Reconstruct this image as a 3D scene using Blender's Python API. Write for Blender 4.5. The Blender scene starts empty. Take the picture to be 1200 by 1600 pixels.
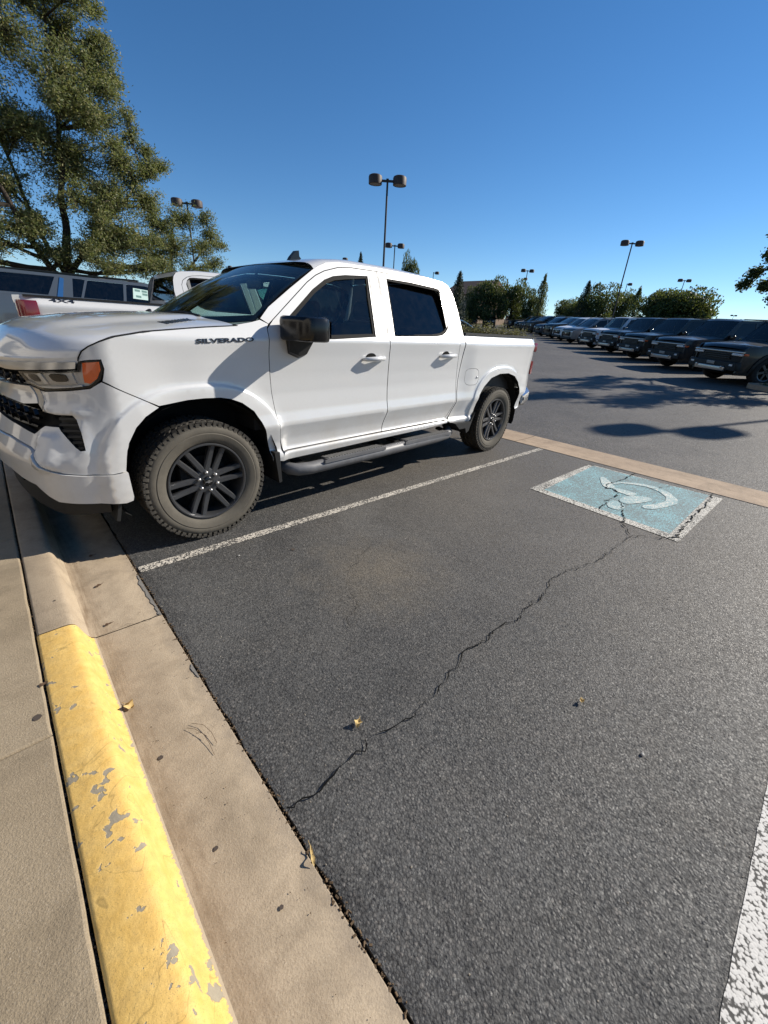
import bpy, math, random
from mathutils import Vector, Matrix, noise
from mathutils.geometry import delaunay_2d_cdt
D = bpy.data; SC = bpy.context.scene; COL = SC.collection
rad = math.radians
rnd = random.Random(7)

# ------------------------------------------------------------------ camera, sky, sun, exposure
F_PX, YAW, PITCH, ROLL = 625.63, 0.8039, -0.4364, 0.0630
CAMP = Vector((-0.3355, -2.53, 1.4695))
fw = Vector((math.cos(YAW)*math.cos(PITCH), math.sin(YAW)*math.cos(PITCH), math.sin(PITCH)))
rt = Vector((math.sin(YAW), -math.cos(YAW), 0)); up = rt.cross(fw)
r2 = rt*math.cos(ROLL)+up*math.sin(ROLL); u2 = -rt*math.sin(ROLL)+up*math.cos(ROLL)
cd = D.cameras.new('camera'); cam = D.objects.new('camera', cd); COL.objects.link(cam)
cam.matrix_world = Matrix(((r2.x, u2.x, -fw.x, CAMP.x), (r2.y, u2.y, -fw.y, CAMP.y), (r2.z, u2.z, -fw.z, CAMP.z), (0, 0, 0, 1)))
cd.sensor_fit = 'HORIZONTAL'; cd.sensor_width = 36.0; cd.lens = 36.0*F_PX/1200.0
cd.clip_start = 0.02; cd.clip_end = 3000
SC.camera = cam
SUN_AZ, SUN_EL = -21.0, 30.0
W_ = D.worlds.new('World'); SC.world = W_; W_.use_nodes = True
nt = W_.node_tree; nt.nodes.clear()
sky = nt.nodes.new('ShaderNodeTexSky'); sky.sky_type = 'NISHITA'; sky.sun_disc = False
sky.sun_elevation = rad(SUN_EL); sky.sun_rotation = rad(90-SUN_AZ); sky.altitude = 1700; sky.air_density = 1.0; sky.dust_density = 0.0; sky.ozone_density = 3.5
bg = nt.nodes.new('ShaderNodeBackground'); bg.inputs['Strength'].default_value = 0.068
wo = nt.nodes.new('ShaderNodeOutputWorld'); hs_ = nt.nodes.new('ShaderNodeHueSaturation'); hs_.inputs['Saturation'].default_value = 1.2; hs_.inputs['Value'].default_value = 1.27; nt.links.new(sky.outputs[0], hs_.inputs['Color']); nt.links.new(hs_.outputs[0], bg.inputs[0]); nt.links.new(bg.outputs[0], wo.inputs[0])
sd = D.lights.new('sun', 'SUN'); sd.energy = 5.0; sd.angle = rad(0.53); sd.color = (1.0, 0.93, 0.82)
so = D.objects.new('sun', sd); COL.objects.link(so)
sdir = Vector((math.cos(rad(SUN_EL))*math.cos(rad(SUN_AZ)), math.cos(rad(SUN_EL))*math.sin(rad(SUN_AZ)), math.sin(rad(SUN_EL))))
so.rotation_euler = sdir.to_track_quat('Z', 'Y').to_euler()
so.location = (20, -10, 20)
SC.view_settings.view_transform = 'Standard'; SC.view_settings.look = 'None'
SC.view_settings.exposure = 0.6; SC.view_settings.gamma = 1.0; SC.view_settings.use_curve_mapping = False
SC.cycles.max_bounces = 8; SC.cycles.transparent_max_bounces = 16; SC.cycles.caustics_reflective = False; SC.cycles.caustics_refractive = False

# ------------------------------------------------------------------ node helpers / materials
class NT:
    def __init__(s, name):
        s.m = D.materials.new(name); s.m.use_nodes = True; s.t = s.m.node_tree; s.t.nodes.clear()
        s.out = s.n('ShaderNodeOutputMaterial')
    def n(s, typ, **kw):
        x = s.t.nodes.new(typ)
        for k, v in kw.items():
            if k.startswith('_'): setattr(x, k[1:], v)
            else:
                k2 = int(k[1:]) if k[0] == 'i' and k[1:].isdigit() else k
                x.inputs[k2].default_value = v
        return x
    def l(s, a, b): s.t.links.new(a, b)
    def coord(s): return s.n('ShaderNodeTexCoord').outputs['Object']
    def pos(s): return s.n('ShaderNodeNewGeometry').outputs['Position']
    def noise(s, vec, scale, detail=4, rough=.55, dist=0):
        x = s.n('ShaderNodeTexNoise', Scale=scale, Detail=detail, Roughness=rough, Distortion=dist); s.l(vec, x.inputs['Vector']); return x.outputs['Fac']
    def vor(s, vec, scale, out='Distance', feature='F1'):
        x = s.n('ShaderNodeTexVoronoi', Scale=scale, _feature=feature); s.l(vec, x.inputs['Vector']); return x.outputs[out]
    def ramp(s, fac, stops):
        x = s.n('ShaderNodeValToRGB'); e = x.color_ramp.elements
        while len(e) < len(stops): e.new(.5)
        for k, (p, c) in enumerate(stops):
            e[k].position = p; e[k].color = (c, c, c, 1) if isinstance(c, (int, float)) else (*c, 1)
        s.l(fac, x.inputs[0]); return x.outputs[0]
    def mix(s, fac, a, b, mode='MIX'):
        x = s.n('ShaderNodeMix', _data_type='RGBA', _blend_type=mode)
        for idx, v in ((0, fac), (6, a), (7, b)):
            if hasattr(v, 'is_output') or hasattr(v, 'links'): s.l(v, x.inputs[idx])
            elif idx == 0: x.inputs[0].default_value = v
            else: x.inputs[idx].default_value = (*v, 1)
        return x.outputs[2]
    def math(s, op, a, b=0.0, c=0.0):
        x = s.n('ShaderNodeMath', _operation=op)
        for i, v in enumerate((a, b, c)):
            if hasattr(v, 'links'): s.l(v, x.inputs[i])
            else: x.inputs[i].default_value = v
        return x.outputs[0]
    def sep(s, v):
        x = s.n('ShaderNodeSeparateXYZ'); s.l(v, x.inputs[0]); return x.outputs
    def bsdf(s, col=None, rough=.5, spec=.5, metal=0, bump=None, bstr=.3, bdist=.01, **kw):
        b = s.n('ShaderNodeBsdfPrincipled', **kw)
        if col is not None:
            if hasattr(col, 'links'): s.l(col, b.inputs['Base Color'])
            else: b.inputs['Base Color'].default_value = (*col, 1)
        if hasattr(rough, 'links'): s.l(rough, b.inputs['Roughness'])
        else: b.inputs['Roughness'].default_value = rough
        b.inputs['Specular IOR Level'].default_value = spec
        b.inputs['Metallic'].default_value = metal
        if bump is not None:
            bp = s.n('ShaderNodeBump', Strength=bstr, Distance=bdist); s.l(bump, bp.inputs['Height']); s.l(bp.outputs[0], b.inputs['Normal'])
        s.l(b.outputs[0], s.out.inputs[0]); return b

def simple(name, col, rough=.5, metal=0, spec=.5, var=.12, scale=30, coat=0, bstr=0.0):
    t = NT(name); c = t.coord(); nz = t.noise(c, scale, 5)
    a = tuple(max(0, x*(1-var)) for x in col); b = tuple(min(1, x*(1+var)) for x in col)
    cc = t.mix(nz, a, b)
    bb = t.bsdf(cc, rough, spec, metal, bump=nz if bstr else None, bstr=bstr, bdist=.004)
    if coat: bb.inputs['Coat Weight'].default_value = coat; bb.inputs['Coat Roughness'].default_value = .04
    return t.m

def paint(name, col, dust=.5, metal=0, rough=.32):
    t = NT(name); c = t.coord(); z = t.sep(c)[2]
    n1 = t.noise(c, 3, 6, .65); n2 = t.noise(c, 60, 3)
    low = t.n('ShaderNodeMapRange', i1=.95, i2=.40, i3=0.0, i4=1.0); t.l(z, low.inputs[0])
    d = t.math('MULTIPLY', t.math('MULTIPLY', low.outputs[0], t.ramp(n1, [(.36, 0), (.66, 1)])), dust)
    d2 = t.math('MULTIPLY', t.ramp(n2, [(.5, 0), (.75, .12)]), dust)
    dd = t.math('ADD', d, d2)
    cc = t.mix(dd, col, (.40, .35, .28))
    rr = t.math('MULTIPLY_ADD', dd, .6, rough)
    fl = t.noise(c, 1.3, 2)
    b = t.bsdf(cc, rr, .5, metal, bump=fl, bstr=.05, bdist=.02)
    b.inputs['Coat Weight'].default_value = 1.0; b.inputs['Coat Roughness'].default_value = .05; b.inputs['Coat IOR'].default_value = 1.5
    return t.m

def glass(name, tint, refl=1.0, rough=0.0):
    t = NT(name); tr = t.n('ShaderNodeBsdfTransparent'); tr.inputs[0].default_value = (*tint, 1)
    gl = t.n('ShaderNodeBsdfGlossy'); gl.inputs['Roughness'].default_value = rough; gl.inputs[0].default_value = (refl, refl, refl, 1)
    ge = t.n('ShaderNodeNewGeometry'); dt = t.n('ShaderNodeVectorMath', _operation='DOT_PRODUCT'); t.l(ge.outputs['Incoming'], dt.inputs[0]); t.l(ge.outputs['Normal'], dt.inputs[1])
    fz = t.math('MULTIPLY_ADD', t.math('POWER', t.math('SUBTRACT', 1.0, t.math('ABSOLUTE', dt.outputs['Value'])), 5.0), .93, .07)
    c = t.coord(); nz = t.noise(c, 14, 5, .7)
    df = t.n('ShaderNodeBsdfDiffuse'); df.inputs[0].default_value = (.35, .33, .3, 1)
    mx = t.n('ShaderNodeMixShader'); t.l(fz, mx.inputs[0]); t.l(tr.outputs[0], mx.inputs[1]); t.l(gl.outputs[0], mx.inputs[2])
    m2 = t.n('ShaderNodeMixShader'); t.l(t.math('MULTIPLY', t.ramp(nz, [(.4, 0), (.8, 1)]), .018), m2.inputs[0]); t.l(mx.outputs[0], m2.inputs[1]); t.l(df.outputs[0], m2.inputs[2])
    t.l(m2.outputs[0], t.out.inputs[0]); return t.m

def asphalt(name, dark, light, brown, speck=.35, patch=True, scale=1.0, strength=.9):
    t = NT(name); p = t.pos()
    v1 = t.vor(p, 122*scale); vc = t.vor(p, 122*scale, 'Color'); v2 = t.vor(p, 260*scale)
    big = t.noise(p, .55, 6, .6); mid = t.noise(p, 5, 5, .6); fine = t.noise(p, 45, 4, .6)
    col = t.mix(t.ramp(big, [(.35, 0), (.68, 1)]), dark, light)
    col = t.mix(t.math('MULTIPLY', t.ramp(mid, [(.45, 0), (.75, 1)]), .35), col, brown)
    r_ = t.sep(vc)[0]
    col = t.mix(t.math('MULTIPLY', t.ramp(r_, [(.80, 0), (.97, 1)]), speck), col, (.33, .30, .27))
    col = t.mix(t.ramp(v1, [(.38, 0), (.75, .75)]), col, (.012, .012, .012))
    col = t.mix(t.math('MULTIPLY', fine, .25), col, tuple(x*1.7 for x in light))
    col = t.mix(t.math('MULTIPLY', t.ramp(t.noise(p, 30, 3, .7), [(.52, 0), (.72, 1)]), .45), col, tuple(x*1.9 for x in light))
    col = t.mix(t.math('MULTIPLY', t.ramp(t.noise(p, 34, 3, .7), [(.55, 0), (.75, 1)]), .5), col, tuple(x*.4 for x in dark))
    if patch:
        sx = t.n('ShaderNodeVectorMath', _operation='DISTANCE', i1=(1.2, -.92, 0)); t.l(p, sx.inputs[0])
        q = t.math('ADD', sx.outputs['Value'], t.math('MULTIPLY', t.noise(p, 6, 5, .7), .9))
        col = t.mix(t.ramp(q, [(.40, .55), (1.3, 0)]), col, (.20, .165, .115))
    h = t.math('ADD', t.math('MULTIPLY', t.math('SUBTRACT', 1.0, v1), .8), t.math('MULTIPLY', t.math('SUBTRACT', 1.0, v2), .35))
    h = t.math('ADD', h, t.math('MULTIPLY', r_, .35))
    big2 = t.noise(p, .35, 3, .5); st = t.ramp(t.noise(p, 1.6, 5, .62), [(.55, 0), (.66, 1)])
    col = t.mix(t.math('MULTIPLY', t.ramp(t.noise(p, .9, 5, .65, .4), [(.52, 0), (.70, 1)]), .38), col, tuple(x*1.75 for x in light))
    col = t.mix(t.math('MULTIPLY', t.ramp(big2, [(.3, 0), (.7, 1)]), .35), col, tuple(x*.62 for x in dark))
    col = t.mix(t.math('MULTIPLY', st, .22), col, (.012, .012, .013))
    if patch:
        gx = t.n('ShaderNodeMapRange', i1=.6, i2=3.4, i3=0.0, i4=.45); t.l(t.math('ADD', t.sep(p)[0], t.math('MULTIPLY', t.math('SUBTRACT', big, .5), 3.0)), gx.inputs[0]); col = t.mix(gx.outputs[0], col, (.125, .105, .082))
    b = t.bsdf(col, t.ramp(t.vor(p, 122*scale, 'Color'), [(0, .48), (1, .9)]), .4)
    sb = t.n('ShaderNodeVectorMath', _operation='SUBTRACT', i1=(.5, .5, .5)); t.l(t.vor(p, 155*scale, 'Color'), sb.inputs[0])
    ml = t.n('ShaderNodeVectorMath', _operation='SCALE'); ml.inputs['Scale'].default_value = .36; t.l(sb.outputs[0], ml.inputs[0])
    ad = t.n('ShaderNodeVectorMath', _operation='ADD'); t.l(ml.outputs[0], ad.inputs[0]); t.l(t.n('ShaderNodeNewGeometry').outputs['Normal'], ad.inputs[1])
    nm = t.n('ShaderNodeVectorMath', _operation='NORMALIZE'); t.l(ad.outputs[0], nm.inputs[0])
    bp = t.n('ShaderNodeBump', Strength=strength*.75, Distance=.0034/scale); t.l(h, bp.inputs['Height']); t.l(nm.outputs[0], bp.inputs['Normal']); t.l(bp.outputs[0], b.inputs['Normal'])
    return t.m

def concrete(name, a, b, stain=(.16, .12, .085), st=.5, bump=.35, brush=False, foot=False):
    t = NT(name); p = t.pos()
    n1 = t.noise(p, 1.4, 6, .62); n2 = t.noise(p, 9, 6, .65); n3 = t.noise(p, 140, 3, .6); v = t.vor(p, 170)
    col = t.mix(t.ramp(n1, [(.32, 0), (.68, 1)]), a, b)
    col = t.mix(t.math('MULTIPLY', t.ramp(n2, [(.48, 0), (.78, 1)]), st), col, stain)
    col = t.mix(t.math('MULTIPLY', t.ramp(n3, [(.45, 0), (.7, 1)]), .28), col, tuple(x*.62 for x in a))
    gr = t.noise(p, 420, 2, .5)
    col = t.mix(t.math('MULTIPLY', t.ramp(gr, [(.60, 0), (.72, 1)]), .5), col, (.06, .05, .04))
    col = t.mix(t.math('MULTIPLY', t.ramp(t.noise(p, 300, 2, .5), [(.62, 0), (.74, 1)]), .35), col, (.62, .55, .45))
    col = t.mix(t.math('MULTIPLY', t.ramp(t.noise(p, 3.3, 6, .7, .6), [(.47, 0), (.68, 1)]), .5), col, tuple(x*.5 for x in a))
    if foot:
        xx = t.math('ADD', t.sep(p)[0], t.math('MULTIPLY', t.math('SUBTRACT', t.noise(p, 14, 5, .65), .5), .16))
        mpf = t.n('ShaderNodeMapping'); mpf.inputs['Scale'].default_value = (70, 5, 20); t.l(p, mpf.inputs[0])
        f1_ = t.ramp(xx, [(0, 0), (1, 0)]); e = f1_.node.color_ramp.elements
        rr2 = t.n('ShaderNodeMapRange', i1=-.31, i2=-.20, i3=1.0, i4=0.0); t.l(xx, rr2.inputs[0])
        band = t.math('MULTIPLY', rr2.outputs[0], t.math('GREATER_THAN', t.sep(p)[0], -.315))
        col = t.mix(t.math('MULTIPLY', band, t.ramp(t.noise(mpf.outputs[0], 1, 5, .65), [(.3, .1), (.7, .8)])), col, (.13, .085, .05))
        r3 = t.n('ShaderNodeMapRange', i1=-.06, i2=0.0, i3=0.0, i4=.5); t.l(xx, r3.inputs[0]); col = t.mix(r3.outputs[0], col, (.17, .14, .11))
    h = t.math('ADD', t.math('ADD', t.math('MULTIPLY', n3, .7), t.math('MULTIPLY', v, .5)), t.math('MULTIPLY', gr, .6))
    if brush:
        mp = t.n('ShaderNodeMapping'); mp.inputs['Scale'].default_value = (10, 150, 10); mp.inputs['Rotation'].default_value = (0, 0, .25); t.l(p, mp.inputs[0])
        h = t.math('ADD', h, t.math('MULTIPLY', t.noise(mp.outputs[0], 1.0, 3, .6, .8), 1.2))
    t.bsdf(col, .9, .25, bump=h, bstr=bump, bdist=.004)
    return t.m

def curb_paint_mat():
    t = NT('yellow_curb_paint'); p = t.pos()
    x = t.sep(p)[0]
    n1 = t.noise(p, 26, 4, .5, .25); n2 = t.noise(p, 90, 4, .6); n0 = t.noise(p, 4.2, 4, .6)
    chips = t.ramp(t.math('ADD', t.math('MULTIPLY', n1, .62), t.math('MULTIPLY', n0, .62)), [(.715, 0), (.722, 1)])
    edge = t.math('GREATER_THAN', t.math('ADD', x, t.math('MULTIPLY', t.math('SUBTRACT', n2, .5), .022)), -.302)
    gone = t.math('MAXIMUM', chips, edge)
    yel = t.mix(t.ramp(n1, [(.3, 0), (.7, 1)]), (.62, .39, .105), (.73, .49, .16))
    yel = t.mix(t.math('MULTIPLY', t.ramp(t.noise(p, 24, 6, .7), [(.45, 0), (.75, 1)]), .40), yel, (.40, .28, .12))
    fc = t.ramp(t.math('ABSOLUTE', t.math('SUBTRACT', t.noise(p, 4, 3, .5, .6), .5)), [(0, .5), (.003, 0)]); yel = t.mix(fc, yel, (.22, .15, .05))
    gsp = t.ramp(t.noise(p, 380, 2, .5), [(.60, 0), (.70, .45)]); yel = t.mix(gsp, yel, (.10, .08, .05))
    con = t.mix(n2, (.24, .205, .15), (.32, .275, .20))
    con = t.mix(edge, con, (.345, .275, .19))
    col = t.mix(gone, yel, con)
    crk = t.vor(p, 16, 'Distance', 'DISTANCE_TO_EDGE')
    wr = t.noise(p, 60, 5, .7, .1)
    h = t.math('SUBTRACT', t.math('ADD', t.math('MULTIPLY', wr, .9), t.math('MULTIPLY', t.ramp(crk, [(0, 0), (.03, 1)]), 0)), t.math('MULTIPLY', gone, .9))
    t.bsdf(col, t.math('MULTIPLY_ADD', gone, .35, .5), .4, bump=h, bstr=.55, bdist=.004)
    return t.m

def road_paint(name, col, wear, base, lo=.5):
    t = NT(name); p = t.pos()
    n = t.noise(p, 38, 6, .72); v = t.vor(p, 105); vc = t.sep(t.vor(p, 105, 'Color'))[0]; big = t.noise(p, 3.0, 4)
    m = t.math('ADD', t.math('ADD', t.math('MULTIPLY', n, .8), t.math('MULTIPLY', v, .45)), t.math('MULTIPLY', big, wear))
    g = t.ramp(m, [(lo, 0), (lo+.09, 1)])
    cc = t.mix(t.noise(p, 12, 4), tuple(x*.82 for x in col), col)
    cc = t.mix(g, cc, base)
    h = t.math('ADD', t.math('MULTIPLY', t.math('SUBTRACT', 1.0, v), .8), t.math('MULTIPLY', vc, .35))
    t.bsdf(cc, .8, .3, bump=h, bstr=.35, bdist=.003); return t.m

def leaf_mat(name, cols, trans=.35):
    t = NT(name)
    oi = t.n('ShaderNodeObjectInfo'); g = t.pos()
    rp = t.n('ShaderNodeNewGeometry').outputs['Random Per Island']
    col = t.ramp(rp, [(i/(len(cols)-1), c) for i, c in enumerate(cols)])
    b = t.n('ShaderNodeBsdfPrincipled', Roughness=.55); b.inputs['Specular IOR Level'].default_value = .35; t.l(col, b.inputs['Base Color'])
    tl = t.n('ShaderNodeBsdfTranslucent'); t.l(t.mix(.5, col, (.18, .2, .03)), tl.inputs[0])
    mx = t.n('ShaderNodeMixShader', i0=trans); t.l(b.outputs[0], mx.inputs[1]); t.l(tl.outputs[0], mx.inputs[2]); t.l(mx.outputs[0], t.out.inputs[0])
    return t.m

M = dict(
    white=paint('white_car_paint', (.60, .60, .595)),
    grey=paint('grey_car_paint', (.075, .09, .105), .15, .2),
    black_gloss=simple('gloss_black_plastic', (.005, .005, .0055), .22, 0, .45, .1, 20, .0),
    black=simple('black_plastic', (.011, .011, .011), .6, 0, .4, .25, 60, 0, .2),
    dark=simple('dark_underbody', (.010, .010, .010), .85, 0, .2, .3, 20),
    chrome=simple('bright_chrome', (.72, .73, .74), .08, 1, .5, .04, 8),
    silver=simple('satin_silver_trim', (.45, .44, .43), .28, .85, .5, .08, 12),
    gunmetal=simple('dark_alloy', (.085, .087, .092), .30, .6, .5, .25, 14),
    steelgrey=simple('grey_step_bar', (.13, .13, .135), .5, .2, .4, .3, 14, 0, .1),
    tread=simple('step_tread_rubber', (.20, .195, .185), .85, 0, .3, .3, 30, 0, .2),
    tint=glass('dark_tinted_glass', (.018, .02, .024), .75),
    wsglass=glass('windshield_glass', (.66, .84, .81), .8),
    sideglass=glass('side_window_glass', (.45, .60, .57), .8),
    clear=glass('clear_lamp_lens', (.92, .92, .92), .5),
    amber=simple('amber_lens', (.62, .10, .015), .18, 0, .6, .1, 15, .8),
    red=simple('red_lens', (.20, .006, .010), .15, 0, .6, .15, 15, .8),
    seat=simple('dark_seat_cloth', (.035, .035, .037), .85, 0, .3, .2, 40, 0, .1),
    dash=simple('dark_dashboard', (.02, .02, .021), .75, 0, .3, .2, 40, 0, .1),
    badge=simple('dark_badge', (.04, .045, .06), .25, .5, .5, .1, 10),
    gap=simple('black_seal_and_gap_shade', (.008, .008, .008), .8, 0, .2, .1, 10),  # seals; also blackens body panel edges so the gaps between them look shaded
    pillar=simple('dusty_pillar_trim', (.25, .245, .23), .42, 0, .5, .35, 26, .3),
    paper=simple('window_sticker_paper', (.55, .72, .66), .7, 0, .3, .05, 40),
    lampin=simple('lamp_housing_grey', (.48, .47, .45), .3, .1, .5, .15, 30),
    lampwhite=simple('light_guide_white', (.70, .69, .66), .3, 0, .5, .05, 30),
    ink=simple('window_sticker_ink', (.16, .28, .25), .7, 0, .3, .1, 40),
    lampbrown=simple('brown_lamp_housing', (.050, .032, .026), .6, 0, .4, .2, 8),
    pole=simple('dark_bronze_pole', (.030, .024, .024), .5, .1, .4, .2, 5),
    lampglass=simple('lamp_diffuser', (.35, .33, .30), .5, 0, .4, .1, 8),
)
def rubber():
    t = NT('dusty_tyre_rubber'); c = t.coord(); n1 = t.noise(c, 6, 5, .6); n2 = t.noise(c, 70, 4)
    s = t.sep(c); rr = t.math('SQRT', t.math('ADD', t.math('MULTIPLY', s[0], s[0]), t.math('MULTIPLY', s[2], s[2])))
    m = t.ramp(rr, [(.25, 1), (.375, .95), (.398, .35), (.414, .22)])
    d = t.math('MULTIPLY', m, t.ramp(n1, [(.25, .55), (.7, 1)]))
    col = t.mix(d, (.020, .019, .018), (.145, .130, .104)); col = t.mix(t.math('MULTIPLY', n2, .35), col, (.05, .045, .04))
    t.bsdf(col, .88, .25, bump=n2, bstr=.2, bdist=.003); return t.m
M['rubber'] = rubber()
M['rubber_dark'] = simple('black_tyre_rubber', (.020, .020, .020), .85, 0, .25, .3, 30)

# ------------------------------------------------------------------ mesh helpers
def link(name, me, mat=None, parent=None, smooth=False):
    o = D.objects.new(name, me); COL.objects.link(o)
    if mat is not None:
        for mm in (mat if isinstance(mat, (list, tuple)) else [mat]): me.materials.append(mm)
    if parent is not None: o.parent = parent
    if smooth: me.shade_smooth()
    return o
class MB:
    def __init__(s): s.v = []; s.f = []; s.mi = []; s.cur = 0
    def add(s, vs, fs):
        b = len(s.v); s.v += [tuple(v) for v in vs]; s.f += [tuple(i+b for i in f) for f in fs]; s.mi += [s.cur]*len(fs); return s
    def box(s, c, size, rot=None, taper=1.0):
        hx, hy, hz = (k/2 for k in size); vs = []
        for dz in (-1, 1):
            k = taper if dz > 0 else 1
            for dx, dy in ((-1, -1), (1, -1), (1, 1), (-1, 1)):
                p = Vector((dx*hx*k, dy*hy*k, dz*hz)); p = rot @ p if rot else p; vs.append(p+Vector(c))
        return s.add(vs, [(3, 2, 1, 0), (4, 5, 6, 7), (0, 1, 5, 4), (1, 2, 6, 5), (2, 3, 7, 6), (3, 0, 4, 7)])
    def rbox(s, c, size, r, rot=None, n=3):
        # box with corners rounded in its local XZ plane and chamfered in Y
        hx, hy, hz = (k/2 for k in size); ring = []
        for (sx, sz, a0) in ((1, 1, 0), (-1, 1, 90), (-1, -1, 180), (1, -1, 270)):
            for i in range(n+1):
                a = rad(a0+90*i/n); ring.append((sx*(hx-r)+r*math.cos(a), sz*(hz-r)+r*math.sin(a)))
        N = len(ring); lay = [(-hy, .82), (-hy+r*.5, 1), (hy-r*.5, 1), (hy, .82)]; vs = []
        for y, k in lay:
            for x, z in ring:
                p = Vector((x*(1-(1-k)*r*3/hx) if hx > r*3 else x*k, y, z*(1-(1-k)*r*3/hz) if hz > r*3 else z*k)); p = rot @ p if rot else p; vs.append(p+Vector(c))
        fs = [tuple(range(N)), tuple(range(4*N-1, 3*N-1, -1))]
        for j in range(3):
            for i in range(N): fs.append((j*N+i, j*N+(i+1) % N, (j+1)*N+(i+1) % N, (j+1)*N+i)[::-1])
        return s.add(vs, fs)
    def tube(s, pts, r, n=8, caps=True):
        pts = [Vector(p) for p in pts]; R = r if isinstance(r, (list, tuple)) else [r]*len(pts); vs = []; fs = []
        ref = None
        for i, p in enumerate(pts):
            d = (pts[min(i+1, len(pts)-1)]-pts[max(i-1, 0)]).normalized()
            if ref is None: ref = d.orthogonal().normalized()
            a = (ref-d*ref.dot(d)); a = a.normalized() if a.length > 1e-6 else d.orthogonal().normalized(); ref = a; b = d.cross(a)
            for k in range(n):
                t = 2*math.pi*k/n; vs.append(p+(a*math.cos(t)+b*math.sin(t))*R[i])
        for i in range(len(pts)-1):
            for k in range(n): fs.append((i*n+k, i*n+(k+1) % n, (i+1)*n+(k+1) % n, (i+1)*n+k))
        if caps: fs += [tuple(range(n-1, -1, -1)), tuple(range((len(pts)-1)*n, len(pts)*n))]
        return s.add(vs, fs)
    def lathe(s, prof, c=(0, 0, 0), axis='Y', n=32, closed=False):
        vs = []; fs = []; m = len(prof)
        for k in range(n):
            t = 2*math.pi*k/n
            for a, r in prof:
                if axis == 'Y': vs.append((c[0]+r*math.cos(t), c[1]+a, c[2]+r*math.sin(t)))
                else: vs.append((c[0]+r*math.cos(t), c[1]+r*math.sin(t), c[2]+a))
        for k in range(n):
            k2 = (k+1) % n
            for i in range(m-1 if not closed else m):
                j = (i+1) % m; f = (k*m+i, k*m+j, k2*m+j, k2*m+i); fs.append(f if axis == 'Y' else f[::-1])
        return s.add(vs, fs)
    def prism(s, poly, f0, f1):
        # poly 2D; f0, f1 map a 2D point to the two end caps
        n = len(poly); vs = [f0(*p) for p in poly]+[f1(*p) for p in poly]
        return s.add(vs, [tuple(range(n)), tuple(range(2*n-1, n-1, -1))]+[(i, i+n, (i+1) % n+n, (i+1) % n) for i in range(n)])
    def grid(s, fn, nu, nv):
        vs = [fn(i/nu, j/nv) for j in range(nv+1) for i in range(nu+1)]
        return s.add(vs, [(j*(nu+1)+i, j*(nu+1)+i+1, (j+1)*(nu+1)+i+1, (j+1)*(nu+1)+i) for j in range(nv) for i in range(nu)])
    def mesh(s, name):
        me = D.meshes.new(name); me.from_pydata(s.v, [], s.f)
        if any(s.mi): me.polygons.foreach_set('material_index', s.mi)
        me.update(); return me
    def build(s, name, mat, parent=None, smooth=False, auto=None):
        me = s.mesh(name); o = link(name, me, mat, parent, smooth)
        if auto: me.set_sharp_from_angle(angle=rad(auto))
        return o

def tag(o, label=None, cat=None, group=None, kind=None):
    if label: o['label'] = label
    if cat: o['category'] = cat
    if group: o['group'] = group
    if kind: o['kind'] = kind
    return o
def empty(name, loc=(0, 0, 0), rz=0, parent=None):
    o = D.objects.new(name, None); COL.objects.link(o); o.location = loc; o.rotation_euler = (0, 0, rz); o.empty_display_size = .3
    if parent: o.parent = parent
    return o
def copy_tree(o, parent=None, skip=(), swap=None, links=True):
    c = o.copy(); COL.objects.link(c); c.parent = parent
    if swap and c.type == 'MESH':
        for i, sl in enumerate(c.material_slots):
            if sl.material and sl.material.name in swap:
                mm = swap[sl.material.name]; sl.link = 'OBJECT'; sl.material = mm
    for ch in list(o.children):
        nm = ch.name.split('.')[0]
        if nm in skip: continue
        copy_tree(ch, c, skip, swap)
    return c
def interp(x, pts):
    if x <= pts[0][0]: return pts[0][1]
    for (a, b), (c, d) in zip(pts, pts[1:]):
        if x <= c: return b+(d-b)*(x-a)/(c-a)
    return pts[-1][1]
def sm(a, b, x):
    t = min(max((x-a)/(b-a), 0), 1); return t*t*(3-2*t)
def inpoly(x, y, P):
    r = False; n = len(P); j = n-1
    for i in range(n):
        if (P[i][1] > y) != (P[j][1] > y) and x < (P[j][0]-P[i][0])*(y-P[i][1])/(P[j][1]-P[i][1])+P[i][0]: r = not r
        j = i
    return r
def dens(P, res, closed=True):
    o = []; n = len(P)
    for i in range(n if closed else n-1):
        a, b = P[i], P[(i+1) % n]; L = math.hypot(b[0]-a[0], b[1]-a[1]); k = max(1, int(math.ceil(L/res)))
        o += [(a[0]+(b[0]-a[0])*t/k, a[1]+(b[1]-a[1])*t/k) for t in range(k)]
    if not closed: o.append(P[-1])
    return o
def smoothpoly(P, it=1):
    for _ in range(it):
        Q = []; n = len(P)
        for i in range(n):
            a, b = P[i], P[(i+1) % n]; Q += [(a[0]*.8+b[0]*.2, a[1]*.8+b[1]*.2), (a[0]*.2+b[0]*.8, a[1]*.2+b[1]*.8)]
        P = Q
    return P
_cache = {}
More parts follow.
